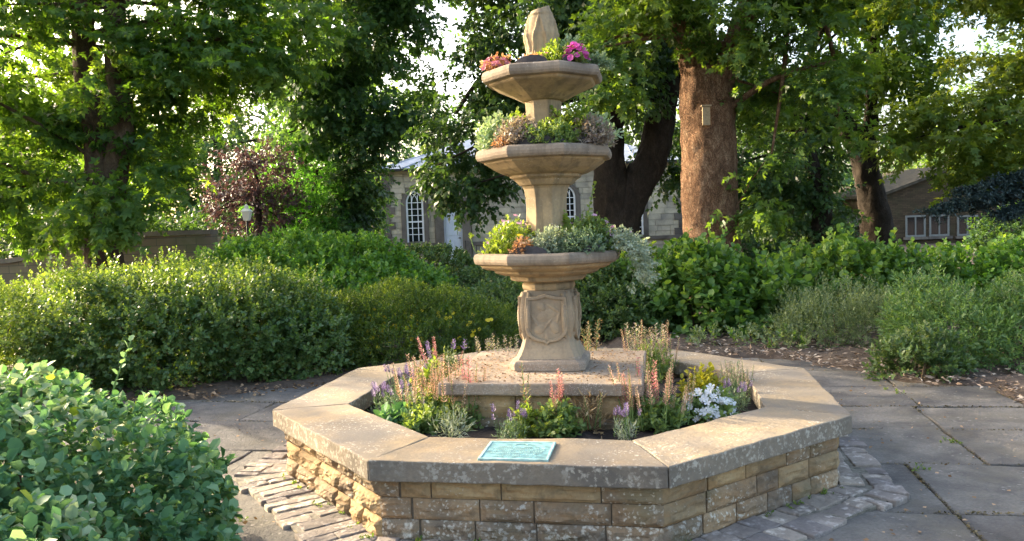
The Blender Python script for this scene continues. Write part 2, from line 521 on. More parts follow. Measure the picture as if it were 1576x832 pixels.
def sprig_leaves(rng, C, A, L, k, spread=.9, up=.6, jit=.35):
    """C centres, A axes (n,3), L length; k leaves each -> P, D, N, index of the sprig"""
    n = len(C)
    A = nrm(A)
    ref = np.where(np.abs(A[:, 2:3]) > .9, np.array([[1., 0, 0]]), np.array([[0, 0, 1.]]))
    S = nrm(np.cross(A, ref))
    B = np.cross(S, A)
    t = (np.arange(k) + .5) / k
    ang = np.arange(k)[None, :] * 2.4 + rng.uniform(0, 6.28, (n, 1))
    R = np.cos(ang)[..., None] * S[:, None, :] + np.sin(ang)[..., None] * B[:, None, :]
    L = np.broadcast_to(np.asarray(L, float), (n,))
    P = C[:, None, :] + A[:, None, :] * (t[None, :, None] * L[:, None, None])
    w = spread * (1 - .55 * t)[None, :, None]
    D = nrm(A[:, None, :] * (1 - .5 * w) + R * w + rng.normal(0, jit * .5, (n, k, 3)))
    N = nrm(np.array([0, 0, up]) + A[:, None, :] * .6 - R * .1 + rng.normal(0, jit, (n, k, 3)))
    return P.reshape(-1, 3), D.reshape(-1, 3), N.reshape(-1, 3), np.repeat(np.arange(n), k)


def tube(points, radii, sides=8, seed=0, rough=0.0, cap=True):
    P = np.asarray(points, float)
    n = len(P)
    T = np.gradient(P, axis=0)
    T = nrm(T)
    ref = np.array([1., 0, 0]) if abs(T[0][0]) < .8 else np.array([0, 1., 0])
    V = []
    for i in range(n):
        s = nrm(np.cross(T[i], ref))
        b = np.cross(T[i], s)
        a = np.arange(sides) * 2 * math.pi / sides
        ring = P[i] + radii[i] * (np.cos(a)[:, None] * s + np.sin(a)[:, None] * b)
        V.append(ring)
    V = np.concatenate(V)
    if rough:
        axis = np.repeat(P, sides, axis=0)
        d = nrm(V - axis)
        st_ = np.array([1, 1, .22])
        V = V + d * (rough * (fnoise(V * np.array([1, 1, .5]), 3.0, seed) + .5 * fnoise(V, 8.0, seed + 1) + .55 * (1 - 2 * np.abs(fnoise(V * st_, 11.0, seed + 2))) + .3 * fnoise(V * st_, 26.0, seed + 3)))[:, None]
    F = []
    for i in range(n - 1):
        for j in range(sides):
            F.append((i * sides + j, i * sides + (j + 1) % sides, (i + 1) * sides + (j + 1) % sides, (i + 1) * sides + j))
    if cap:
        F.append(tuple(reversed(range(sides))))
        F.append(tuple((n - 1) * sides + j for j in range(sides)))
    return V, F


def smooth_path(pts, n):
    pts = np.asarray(pts, float)
    t = np.linspace(0, len(pts) - 1, n)
    out = []
    m = len(pts)
    for u in t:
        i = min(int(u), m - 2)
        f = u - i
        p0, p1, p2, p3 = pts[max(i - 1, 0)], pts[i], pts[i + 1], pts[min(i + 2, m - 1)]
        out.append(.5 * ((2 * p1) + (-p0 + p2) * f + (2 * p0 - 5 * p1 + 4 * p2 - p3) * f * f + (-p0 + 3 * p1 - 3 * p2 + p3) * f ** 3))
    return np.array(out)


def boxV(x0, x1, y0, y1, z0, z1):
    V = [(x, y, z) for z in (z0, z1) for x, y in ((x0, y0), (x1, y0), (x1, y1), (x0, y1))]
    F = [(3, 2, 1, 0), (4, 5, 6, 7), (0, 1, 5, 4), (1, 2, 6, 5), (2, 3, 7, 6), (3, 0, 4, 7)]
    return V, F


def prism(poly, z0, z1):
    n = len(poly)
    V = [(x, y, z0) for x, y in poly] + [(x, y, z1) for x, y in poly]
    F = [tuple(reversed(range(n))), tuple(range(n, 2 * n))] + [(i, (i + 1) % n, n + (i + 1) % n, n + i) for i in range(n)]
    return V, F


def join(*meshes):
    V, F = [], []
    for v, f in meshes:
        k = len(V)
        V += [tuple(p) for p in v]
        F += [tuple(i + k for i in q) for q in f]
    return V, F


def local(x, y, rot=ROT, ox=0.0, oy=0.0):
    c, s = math.cos(rot), math.sin(rot)
    return ox + x * c - y * s, oy + x * s + y * c


def octo(r, rot=ROT, ox=0.0, oy=0.0, n=8):
    return [(ox + r * math.cos(rot + math.pi / n + 2 * math.pi * k / n), oy + r * math.sin(rot + math.pi / n + 2 * math.pi * k / n)) for k in range(n)]


def grid_block(corners_bottom, corners_top, nu, nv, nw, amp, seed, fr=9.0):
    """box between two quads (ccw), subdivided, with rough surface; corners lists of 4 (x,y,z)"""
    cb, ct = np.array(corners_bottom, float), np.array(corners_top, float)
    idx = {}
    V, F = [], []

    def pt(u, v, w):
        key = (round(u * nu), round(v * nv), round(w * nw))
        if key not in idx:
            def bil(c):
                return (1 - u) * (1 - v) * c[0] + u * (1 - v) * c[1] + u * v * c[2] + (1 - u) * v * c[3]
            idx[key] = len(V)
            V.append((1 - w) * bil(cb) + w * bil(ct))
        return idx[key]
    for i in range(nu):
        for j in range(nv):
            a, b2, c, d = i / nu, (i + 1) / nu, j / nv, (j + 1) / nv
            F.append((pt(a, c, 0), pt(a, d, 0), pt(b2, d, 0), pt(b2, c, 0)))
            F.append((pt(a, c, 1), pt(b2, c, 1), pt(b2, d, 1), pt(a, d, 1)))
    for i in range(nu):
        for k in range(nw):
            a, b2, c, d = i / nu, (i + 1) / nu, k / nw, (k + 1) / nw
            F.append((pt(a, 0, c), pt(b2, 0, c), pt(b2, 0, d), pt(a, 0, d)))
            F.append((pt(a, 1, c), pt(a, 1, d), pt(b2, 1, d), pt(b2, 1, c)))
    for j in range(nv):
        for k in range(nw):
            a, b2, c, d = j / nv, (j + 1) / nv, k / nw, (k + 1) / nw
            F.append((pt(0, a, c), pt(0, a, d), pt(0, b2, d), pt(0, b2, c)))
            F.append((pt(1, a, c), pt(1, b2, c), pt(1, b2, d), pt(1, a, d)))
    V = np.array(V)
    V = V + amp * np.stack([fnoise(V, fr, seed % 7), fnoise(V, fr, seed % 7 + 1), fnoise(V, fr, seed % 7 + 2)], -1)
    return V, F


# ------------------------------------------------------------------ ground, beds, paving
def sheet(name, poly, z, mat, amp=0.0, res=24, seed=0):
    """a polygon filled as a fan over a fine grid: simple ngon if flat"""
    return structure(part(name, [(x, y, z) for x, y in poly], [tuple(range(len(poly)))], mat))


sheet('ground', [(-160, -60), (160, -60), (160, 200), (-160, 200)], -.05, M['earth'])
PAVE = [(-5.2, -7.5), (5.5, -7.5), (5.5, 1.2), (3.4, 2.2), (2.75, 3.1), (1.5, 3.4), (-.9, 3.7), (-2.1, 2.75), (-3.6, 2.2), (-7.5, 1.9), (-7.5, .6), (-3.2, .5)]
pv = sheet('paving', [(-5.2, -7.5), (6.5, -7.5), (6.5, 1.6), (4.0, 2.6), (3.2, 4.2), (1.5, 4.4), (-.6, 4.3), (-2.3, 3.3), (-3.7, 2.6), (-7.9, 2.3), (-7.9, .4), (-3.2, .3)], -.03, M['grit'])


def inside(poly, x, y):
    c = False
    n = len(poly)
    for i in range(n):
        x0, y0 = poly[i]
        x1, y1 = poly[(i + 1) % n]
        if (y0 > y) != (y1 > y) and x < (x1 - x0) * (y - y0) / (y1 - y0) + x0:
            c = not c
    return c


BEDR = [(1.5, 3.1), (2.33, 3.05), (2.55, 2.38), (2.80, 1.95), (3.02, 1.36), (3.42, 1.30), (3.40, .62), (4.1, -.2), (5.4, -.9), (12, -1.5), (12, 9), (1.5, 9), (.6, 3.6)]
NEARBED = [(-1.75, -1.55), (-1.95, -.6), (-2.6, .35), (-7, .55), (-7, -8), (-1.35, -8), (-1.5, -2.4)]
rp = random.Random(5)
EDGES = []
rows = [-7.0, -6.1, -5.2, -4.35, -3.45, -2.65, -1.82, -.97, -.17, .61, 1.28, 2.02, 2.74, 3.45]
fixed = {8: [-2.05, -1.1, 1.1, 2.03, 3.05, 4.0], 9: [-2.9, -1.75, -1.1, 1.2, 2.48, 3.5], 10: [-2.6, -1.2, 1.15, 2.50, 3.4], 11: [-3.3, -2.3, -1.0, .2, 1.5, 2.56, 3.3], 12: [-2.8, -1.9, -.8, .3, 1.3, 2.60], 7: [-1.95, -1.0, .9, 2.03, 2.75, 3.6]}
nslab = 0
for r in range(1, len(rows)):
    y0, y1 = rows[r - 1], rows[r]
    xs = [-7.6]
    fx = fixed.get(r)
    if fx:
        while xs[-1] < fx[0] - 1.3:
            xs.append(xs[-1] + rp.uniform(.65, 1.15))
        xs[-1] = fx[0] if abs(xs[-1] - fx[0]) < .5 else xs[-1]
        xs += [v for v in fx if v > xs[-1] + .2]
    while xs[-1] < 5.5:
        xs.append(xs[-1] + rp.uniform(.6, 1.15))
    for i in range(len(xs) - 1):
        xa, xb = xs[i], xs[i + 1]
        g = .006
        cs = []
        for (u, v) in ((xa + g, y0 + g), (xb - g, y0 + g), (xb - g, y1 - g), (xa + g, y1 - g)):
            cs.append(local(u + rp.uniform(-.008, .008), v + rp.uniform(-.008, .008)))
        mx, my = sum(c[0] for c in cs) / 4, sum(c[1] for c in cs) / 4
        if not inside(PAVE, mx, my) or math.hypot(mx, my) < .9 or my < -4.2:
            continue
        if inside(BEDR, mx, my) and inside(BEDR, *cs[0]) and inside(BEDR, *cs[1]) and inside(BEDR, *cs[2]) and inside(BEDR, *cs[3]):
            continue
        if all(inside(NEARBED, *c) for c in cs):
            continue
        dz = [rp.uniform(-.006, .006) for _ in range(4)]
        V, F = grid_block([(c[0], c[1], -.06) for c in cs], [(c[0], c[1], d) for c, d in zip(cs, dz)], 6, 5, 1, .007, nslab, 5.0)
        EDGES += [(cs[0], cs[1]), (cs[1], cs[2])]
        part('slab', V, F, M['slab'], pv, bevel=.008, centre=True)
        nslab += 1

# right-hand bed: earth mound with wood chips
BEDRc = BEDR


def mound(name, poly, mat, zf, res=.18, seed=0):
    xs = np.arange(min(p[0] for p in poly), max(p[0] for p in poly), res)
    ys = np.arange(min(p[1] for p in poly), max(p[1] for p in poly), res)
    idx, V, F = {}, [], []

    def dist(x, y):
        d = 9
        n = len(poly)
        for i in range(n):
            a = np.array(poly[i])
            b = np.array(poly[(i + 1) % n])
            t = np.clip(np.dot(np.array((x, y)) - a, b - a) / np.dot(b - a, b - a), 0, 1)
            d = min(d, np.linalg.norm(a + t * (b - a) - (x, y)))
        return d
    for i in range(len(xs)):
        for j in range(len(ys)):
            if inside(poly, xs[i], ys[j]):
                d = dist(xs[i], ys[j])
                idx[i, j] = len(V)
                V.append((xs[i], ys[j], (zf * min(1, d / .35) - .02 + .025 * rp.uniform(-1, 1) * min(1, d / .2)) if d > res * 1.05 else -.06))
    for i in range(len(xs) - 1):
        for j in range(len(ys) - 1):
            k = [idx.get(q) for q in ((i, j), (i + 1, j), (i + 1, j + 1), (i, j + 1))]
            if None not in k:
                F.append(tuple(k))
            else:
                k = [q for q in k if q is not None]
                if len(k) == 3:
                    F.append(tuple(k))
    return part(name, V, F, mat, smooth=True)


structure(mound('mulch_bed', BEDR, M['bed'], .07, .13))
BEDL = [(-.2, 3.5), (-.7, 3.4), (-1.3, 2.7), (-2.0, 2.25), (-2.7, 1.95), (-3.5, 1.9), (-8, 1.8), (-8, 9), (.8, 9), (.8, 3.6)]
structure(mound('shrub_bed', BEDL, M['bed'], .06, .2))
structure(mound('front_bed', NEARBED, M['bed'], .06, .2))

rng = np.random.default_rng(3)


def scatter_flat(name, poly_list, n, size, mat, zfun, tmpl=T_DIA, tilt=.45, box=None, reject=None, label=None):
    P = []
    while len(P) < n:
        x = rng.uniform(box[0], box[1])
        y = rng.uniform(box[2], box[3])
        if any(inside(p, x, y) for p in poly_list) and not (reject and reject(x, y)):
            P.append((x, y, zfun(x, y)))
    P = np.array(P)
    D = nrm(np.concatenate([rng.normal(size=(n, 2)), rng.normal(0, .15, (n, 1))], 1))
    N = nrm(np.array([0, 0, 1.]) + rng.normal(0, tilt, (n, 3)))
    o = leaves(name, P, D, N, rng.uniform(size[0], size[1], n), tmpl, mat, None, rng.uniform(0, 1, n))
    o['label'] = label
    o['category'] = 'debris'
    return o


scatter_flat('wood_chips', [BEDR], 9000, (.025, .085), M['chip'], lambda x, y: .062 + rng.uniform(-.03, .02), T_SLIM, .4, (1.5, 6.5, -.6, 5.2), label='pale wood chip mulch strewn over the right bed')


def not_paved(x, y):
    return math.hypot(x, y) < 1.75


scatter_flat('leaf_litter', [PAVE], 900, (.008, .03), M['debris'], lambda x, y: .008 + rng.uniform(0, .008), T_DIA, .5, (-4, 4, -3, 3.4), not_paved, label='dry leaf bits scattered over the grey paving')
scatter_flat('bed_litter', [BEDL], 2500, (.02, .05), M['debris'], lambda x, y: .03 + rng.uniform(-.02, .02), T_DIA, .5, (-4.5, .8, 1.9, 4.5), label='dry litter under the left shrubs')

# ------------------------------------------------------------------ octagonal planter
planter = thing('stone_planter', 'octagonal sandstone planter wall with wide coping round the fountain', 'planter', (0, 0, 0))
RO, RI, RW, RWI = 1.764, 1.315, 1.695, 1.36
oo, oi_, ow = octo(RO), octo(RI), octo(RW)
for k in range(8):
    a0, a1, b1, b0 = oo[k], oo[(k + 1) % 8], oi_[(k + 1) % 8], oi_[k]

    def sh(p, q, g=.0025):
        d = math.hypot(q[0] - p[0], q[1] - p[1])
        return (p[0] + (q[0] - p[0]) * g / d, p[1] + (q[1] - p[1]) * g / d)
    q = [sh(a0, a1), sh(a1, a0), sh(b1, b0), sh(b0, b1)]
    V, F = grid_block([(x, y, .302) for x, y in q], [(x, y, .40) for x, y in q], 22, 7, 3, .0045, k, 7.0)
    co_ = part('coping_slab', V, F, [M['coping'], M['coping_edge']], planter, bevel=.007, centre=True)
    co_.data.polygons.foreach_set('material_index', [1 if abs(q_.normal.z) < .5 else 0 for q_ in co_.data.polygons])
# core of the wall
core_o, core_i = octo(RW - .02), octo(RWI)
V = [(x, y, z) for z in (-.05, .298) for ring in (core_o, core_i) for x, y in ring]
F = []
for k in range(8):
    j = (k + 1) % 8
    F += [(k, j, 16 + j, 16 + k), (8 + j, 8 + k, 24 + k, 24 + j), (16 + k, 16 + j, 24 + j, 24 + k)]
part('wall_core', V, F, M['mortar'], planter)
# soil inside
rs = np.random.default_rng(9)
V, F = [(0, 0, .275)], []
rings = [.5, .8, .95, 1.1, 1.25, 1.36]
seg = 48
for r_ in rings:
    for s_ in range(seg):
        a = 2 * math.pi * s_ / seg
        V.append((r_ * math.cos(a), r_ * math.sin(a), .275 + rs.normal(0, .012)))
for s_ in range(seg):
    F.append((0, 1 + s_, 1 + (s_ + 1) % seg))
for i in range(len(rings) - 1):
    for s_ in range(seg):
        a, b = 1 + i * seg + s_, 1 + i * seg + (s_ + 1) % seg
        F.append((a, b, b + seg, a + seg))
part('soil', V, F, M['soil'], planter)

courses = [(0.0, .104), (.107, .205), (.208, .300)]
rk = random.Random(21)
fronts = {5: [[.22, .30, .33, .36, .30], [.16, .33, .26, .36, .24], [.10, .15, .335, .46, .28]]}


def rock_block(o, t, n, length, h0, h1, depth, seed, amp, mat, parent, name='stone', fine=False):
    nx, nz = (max(6, int(length / .0095)), 11) if fine else (max(4, int(length / .03)), 5)
    us = np.linspace(0, 1, nx)
    ws = np.linspace(0, 1, nz)
    U, Wd = np.meshgrid(us, ws, indexing='ij')
    base = np.array([o[0], o[1], 0.])[None, None] + (U * length)[..., None] * np.array([t[0], t[1], 0.]) + (h0 + Wd * (h1 - h0))[..., None] * np.array([0, 0, 1.])
    e = np.minimum(np.minimum(U, 1 - U) * length / .03, np.minimum(Wd, 1 - Wd) * (h1 - h0) / .022)
    e = np.clip(e, 0, 1)
    q = base * np.array([1, 1, 1.6])
    sh_ = np.array([seed * .37, seed * .21, seed * .13])
    q = q + sh_
    ridge_ = 1 - np.abs(fnoise(q * np.array([1, 1, 2.2]), 9.0, seed % 5))
    d = -.009 * (1 - e) + amp * e * (.25 + .7 * fnoise(q, 8.0, seed % 5 + 1) + .9 * ridge_ ** 2 + .45 * fnoise(q, 24.0, seed % 5 + 2) + .25 * fnoise(q, 55.0, seed % 5 + 3))
    P = base + d[..., None] * np.array([n[0], n[1], 0.])
    V = P.reshape(-1, 3)
    F = [(i * nz + j, (i + 1) * nz + j, (i + 1) * nz + j + 1, i * nz + j + 1) for i in range(nx - 1) for j in range(nz - 1)]
    ring = [i * nz for i in range(nx)] + [(nx - 1) * nz + j for j in range(1, nz)] + [i * nz + nz - 1 for i in range(nx - 2, -1, -1)] + [j for j in range(nz - 2, 0, -1)]
    back = V[ring] - np.array([n[0], n[1], 0.]) * depth
    k = len(V)
    V = np.concatenate([V, back])
    m = len(ring)
    F += [(ring[(i + 1) % m], ring[i], k + i, k + (i + 1) % m) for i in range(m)]
    part(name, V, F, mat, parent, centre=True, smooth=False)


for k in range(8):
    a, b = np.array(ow[k]), np.array(ow[(k + 1) % 8])
    Ls = np.linalg.norm(b - a)
    t = (b - a) / Ls
    n = np.array((t[1], -t[0]))
    for ci, (h0, h1) in enumerate(courses):
        ws_ = fronts.get(k, [None] * 3)[ci]
        if ws_ is None:
            ws_ = []
            while sum(ws_) < Ls:
                ws_.append(rk.uniform(.16, .40))
        sc_ = Ls / sum(ws_)
        u = 0.0
        for si, w_ in enumerate(ws_):
            w_ *= sc_
            g = .006
            if k == 5:
                mt = [('stone_c',), ('stone_b',), ('stone_b', 'stone_a')][ci]
            else:
                mt = [('stone_c', 'stone_b'), ('stone_b', 'stone_b', 'stone_a'), ('stone_a', 'stone_a', 'stone_b')][ci]
            if k == 4:
                mt = ('stone_a', 'stone_b', 'stone_a')
            mm = M[rk.choice(mt)]
            if k == 5 and ci == 2:
                mm = M['stone_a'] if si in (1, 2, 3) else M['stone_b']
            aa = {4: .017, 5: .011}.get(k, .010)
            o_ = a + t * (u + (g if si else .0))
            rock_block(o_, t, n, w_ - g, h0, h1, .06, rk.randrange(999), aa, mm, planter, fine=k in (4, 5, 6))
            u += w_

# radial edging setts round the planter
edging = thing('sett_edging', 'ring of rough radial stone setts laid round the planter foot', 'edging', (0, 0, 0))
structure(edging)
del edging['category']
V, F = prism(octo(2.0), -.02, .014)
part('bedding', V, F, M['grit'], edging)
eo = octo(1.0)
for k in range(8):
    a, b = np.array(eo[k]), np.array(eo[(k + 1) % 8])
    t = (b - a) / np.linalg.norm(b - a)
    n = np.array((t[1], -t[0]))
    ap0, ap1 = 1.575, 1.575 + (.27 if k in (3, 4) else .28)
    half0, half1 = ap0 * math.tan(math.pi / 8), ap1 * math.tan(math.pi / 8)
    u = -half1
    while u < half1 - .03:
        w_ = rk.uniform(.06, .12) if k in (3, 4, 5) else rk.uniform(.09, .16)
        segs = [(ap0, ap1 + rk.uniform(-.03, .03))] if k in (3, 4) and rk.random() < .6 else [(ap0, ap0 + .13 + rk.uniform(-.02, .02)), (ap0 + .15, ap1 + rk.uniform(-.02, .04))]
        for r0, r1 in segs:
            lim0, lim1 = r0 * math.tan(math.pi / 8), r1 * math.tan(math.pi / 8)
            ua, ub = max(u, -lim1), min(u + w_ - .005, lim1)
            if ub - ua < .025:
                continue
            sk = rk.uniform(-.015, .015)
            cs = []
            for (uu, rr) in ((max(ua, -lim0), r0), (min(ub, lim0), r0), (ub + sk, r1), (ua + sk, r1)):
                p_ = n * rr + t * uu
                cs.append((p_[0], p_[1]))
            if abs(cs[1][0] - cs[0][0]) + abs(cs[1][1] - cs[0][1]) < .02:
                continue
            tz = rk.uniform(.018, .027)
            V, F = grid_block([(c[0], c[1], -.02) for c in reversed(cs)], [(c[0], c[1], tz + rk.uniform(-.006, .006)) for c in reversed(cs)], 3, 4, 1, .006, rk.randrange(50), 20.0)
            part('sett', V, F, M['sett'], edging, bevel=.006, centre=True)
        u += w_

# ------------------------------------------------------------------ plaque
px_, py_ = -.268, -1.425
plq = thing('bronze_plaque', 'pale turquoise verdigris plaque with raised lettering on the front coping', 'plaque', (px_, py_, .402))


def plq_box(u0, u1, v0, v1, z0, z1):
    pts = [local(u, v, ROT, px_, py_) for u, v in ((u0, v0), (u1, v0), (u1, v1), (u0, v1))]
    return prism(pts, z0, z1)


V, F = plq_box(-.157, .157, -.142, .142, .396, .4065)
part('plate', V, F, M['plaque'], plq, bevel=.003)
fr_ = [plq_box(-.160, .160, -.145, -.132, .398, .410), plq_box(-.160, .160, .132, .145, .398, .410), plq_box(-.160, -.147, -.131, .131, .398, .410), plq_box(.147, .160, -.131, .131, .398, .410)]
part('border', *join(*fr_), M['plaque_rim'], plq, bevel=.002)
bits = []
rq = random.Random(4)
for li, v in enumerate((.055, .030, .005, -.020, -.045, -.070, -.095)):
    wid = (.10, .12, .125, .11, .12, .09, .10)[li]
    u = -wid
    while u < wid:
        w_ = rq.uniform(.004, .009)
        if rq.random() < .84:
            bits.append(plq_box(u, u + w_, v - .006, v + .006, .4055, .4085))
        u += w_ + .0035
part('lettering', *join(*bits), M['plaque_rim'], plq, stuff=True)
arc = []
for i in range(10):
    a = math.pi * i / 10
    arc.append(plq_box(.028 * math.cos(a) - .006, .028 * math.cos(a) + .006, .082 + .028 * math.sin(a) - .005, .082 + .028 * math.sin(a) + .005, .4055, .409))
part('emblem', *join(*arc), M['plaque_rim'], plq)

# ------------------------------------------------------------------ tiered stone fountain
fountain = thing('tiered_fountain', 'three tiered octagonal sandstone fountain with carved pedestal and worn finial', 'fountain', (FX, FY, .27))


def sq(h, rot=ROT):
    return [local(x, y, rot, FX, FY) for x, y in ((-h, -h), (h, -h), (h, h), (-h, h))]


# plinth: stones below, slab on top
cs = sq(.59)
V, F = grid_block([(x, y, .472) for x, y in cs], [(x, y, .545) for x, y in cs], 18, 18, 3, .006, 2, 9.0)
part('plinth_slab', V, F, M['plinth'], fountain, bevel=.01)
cs = sq(.50)
V, F = prism(cs, .20, .47)
part('plinth_core', V, F, M['mortar'], fountain)
cs = sq(.53)
for k in range(4):
    a, b = np.array(cs[k]), np.array(cs[(k + 1) % 4])
    Ls = np.linalg.norm(b - a)
    t = (b - a) / Ls
    n = np.array((t[1], -t[0]))
    u = 0
    for w_ in (.36, .28, .36):
        rock_block(a + t * (u * Ls + .003), t, n, w_ * Ls - .006, .33, .469, .05, rk.randrange(99), .010, M['stone_a'] if k != 3 else M['stone_b'], fountain)
        rock_block(a + t * ((u * .9 + .03) * Ls + .003), t, n, w_ * Ls * .9, .22, .327, .05, rk.randrange(99), .008, M['stone_b'], fountain)
        u += w_


def superring(h, z, p, seg=40, corner=1.0):
    """square-ish ring: superellipse of half width h"""
    out = []
    for i in range(seg):
        a = 2 * math.pi * (i + .5) / seg
        c, s = math.cos(a), math.sin(a)
        r = h / (abs(c) ** p + abs(s) ** p) ** (1 / p)
        out.append((*local(r * c, r * s, ROT, FX, FY), z))
    return out


def loft(rings):
    seg = len(rings[0])
    V = [p for r in rings for p in r]
    F = []
    for i in range(len(rings) - 1):
        for j in range(seg):
            F.append((i * seg + j, i * seg + (j + 1) % seg, (i + 1) * seg + (j + 1) % seg, (i + 1) * seg + j))
    F.append(tuple(reversed(range(seg))))
    F.append(tuple((len(rings) - 1) * seg + j for j in range(seg)))
    return V, F


foot = loft([superring(h, z, 14) for h, z in ((.225, .543), (.235, .553), (.235, .592), (.228, .606), (.205, .615), (.2, .63))])
part('pedestal_foot', *foot, M['plinth'], fountain, smooth=False)
body = []
for z, h, p in ((.62, .205, 12), (.645, .192, 11), (.68, .176, 10), (.72, .164, 9), (.76, .158, 8), (.81, .160, 8), (.86, .165, 8), (.91, .165, 8), (.95, .160, 8), (.99, .152, 9), (1.025, .146, 9), (1.04, .146, 9)):
    body.append(superring(h, z, p))
pb = part('pedestal', *loft(body), M['pedestal'], fountain, smooth=False)


def to_face(u, z, d, ang):
    """point on pedestal face: u across, d out of the axis, turned by ang"""
    x, y = u, -d
    c, s = math.cos(ang), math.sin(ang)
    x, y = x * c - y * s, x * s + y * c
    return (*local(x, y, ROT, FX, FY), z)


def shield_outline(s=1.0, n=44):
    pts = []
    top = [(-.125, .145), (-.06, .150), (0, .165), (.06, .150), (.125, .145)]
    pts += top
    arc_ = [(.132 * math.cos(i / 12 * math.pi / 2) ** .8, -.035 - .10 * math.sin(i / 12 * math.pi / 2)) for i in range(0, 12)]
    pts += [(.132, .06)] + arc_
    pts += [(.012, -.139), (0, -.152), (-.012, -.139)]
    pts += [(-x, y) for x, y in reversed(arc_)] + [(-.132, .06)]
    return [(x * s, y * s) for x, y in pts]


def extrude_face(pts, zc, d0, d1, ang, du=0.0):
    n = len(pts)
    V = [to_face(x + du, zc + y, d0, ang) for x, y in pts] + [to_face(x + du, zc + y, d1, ang) for x, y in pts]
    F = [tuple(range(n, 2 * n)), tuple(reversed(range(n)))] + [(i, (i + 1) % n, n + (i + 1) % n, n + i) for i in range(n)]
    return V, F


def ring_face(pa, pb_, zc, d0, d1, ang):
    n = len(pa)
    V = [to_face(x, zc + y, d, ang) for pts, d in ((pa, d0), (pa, d1), (pb_, d1), (pb_, d0)) for x, y in pts]
    F = []
    for k in range(3):
        for i in range(n):
            j = (i + 1) % n
            F.append((k * n + i, k * n + j, (k + 1) * n + j, (k + 1) * n + i))
    return V, F


def blob_face(u, z, ru, rz, d, h, ang, seg=14, rings_=4, tw=0.0):
    V, F = [], []
    for r in range(rings_ + 1):
        f = math.cos(r / rings_ * math.pi / 2)
        hh = math.sin(r / rings_ * math.pi / 2)
        for s_ in range(seg):
            a = 2 * math.pi * s_ / seg
            x, y = ru * f * math.cos(a), rz * f * math.sin(a)
            x, y = x * math.cos(tw) - y * math.sin(tw), x * math.sin(tw) + y * math.cos(tw)
            V.append(to_face(u + x, z + y, d + h * hh, ang))
    for r in range(rings_):
        for s_ in range(seg):
            F.append((r * seg + s_, r * seg + (s_ + 1) % seg, (r + 1) * seg + (s_ + 1) % seg, (r + 1) * seg + s_))
    return V, F


for fi, ang in enumerate((0, math.pi / 2, -math.pi / 2)):
    zc = .855
    ol = shield_outline()
    shd = part('carved_shield', *extrude_face(ol, zc, .13, .170, ang), M['pedestal'], fountain, bevel=.003)
    part('shield_rim', *ring_face(ol, shield_outline(.87), zc, .160, .1825, ang), M['pedestal'], shd, bevel=.003)
    rel = [blob_face(-.045, zc - .055, .042, .034, .166, .009, ang, tw=.3), blob_face(.05, zc - .045, .030, .045, .166, .010, ang, tw=.4),
           blob_face(0.0, zc + .03, .075, .040, .166, .008, ang, tw=.35), blob_face(-.03, zc + .085, .028, .034, .166, .010, ang, tw=.8),
           blob_face(.045, zc + .075, .055, .013, .166, .009, ang, tw=-.6), blob_face(.0, zc - .105, .016, .034, .166, .008, ang),
           blob_face(-.075, zc + .0, .014, .055, .166, .008, ang, tw=.5), blob_face(.075, zc + .02, .014, .05, .166, .008, ang, tw=-.3), blob_face(.01, zc - .02, .05, .012, .166, .010, ang, tw=.9)]
    part('relief', *join(*rel), M['pedestal'], shd, smooth=True)
# drooping acanthus leaves at the corners
for ci in range(4):
    ang = math.pi / 4 + ci * math.pi / 2
    V, F = [], []
    zs = np.linspace(1.035, .70, 14)
    for i, z in enumerate(zs):
        f = i / 13
        dd = .196 + .030 * math.sin(f * math.pi) - .012 * f
        wd = .045 + .022 * math.sin(f * math.pi) - .03 * f ** 4
        for j in range(9):
            u = (j - 4) / 4
            ridge = .010 * math.cos(u * math.pi * 2.5) + .022 * (1 - u * u)
            V.append(to_face(u * wd, z - .012 * u * u, dd + ridge - .018, ang))
    for i in range(13):
        for j in range(8):
            F.append((i * 9 + j, (i + 1) * 9 + j, (i + 1) * 9 + j + 1, i * 9 + j + 1))
    o_ = part('corner_scroll', V, F, M['pedestal'], fountain, smooth=True)
    sm = o_.modifiers.new('Solidify', 'SOLIDIFY')
    sm.thickness = .03
    sm.offset = -1


def octa_lathe(profile, n=8, sub=5, amp=.0025, seed=0, closed=True):
    V, F = [], []
    rings_ = []
    for r, z in profile:
        o8 = octo(r, ROT, FX, FY)
        ring = []
        for k in range(8):
            a, b = o8[k], o8[(k + 1) % 8]
            for s_ in range(sub):
                f = s_ / sub
                ring.append((a[0] + (b[0] - a[0]) * f, a[1] + (b[1] - a[1]) * f, z))
        rings_.append(ring)
    V, F = loft(rings_)
    V = np.array(V)
    if amp:
        V = V + amp * np.stack([fnoise(V, 9, seed), fnoise(V, 9, seed + 1), fnoise(V, 11, seed + 2)], -1)
    return V, F


def rim(r, z0, h):
    return [(r - .035, z0 - .004), (r - .012, z0 + .002), (r - .002, z0 + .018), (r, z0 + h * .5), (r - .006, z0 + h * .82), (r - .022, z0 + h * .97), (r - .045, z0 + h), (r - .06, z0 + h - .004), (r - .066, z0 + h - .035)]


def bowl(name, prof, seed):
    V, F = octa_lathe(prof, seed=seed)
    n_rim = (len(prof) - 9) * 40
    part(name, V, F, [M['fountain'], M['rim']], fountain, bevel=.003, mat_idx=[1 if min(f_) >= n_rim and len(f_) == 4 else 0 for f_ in F])


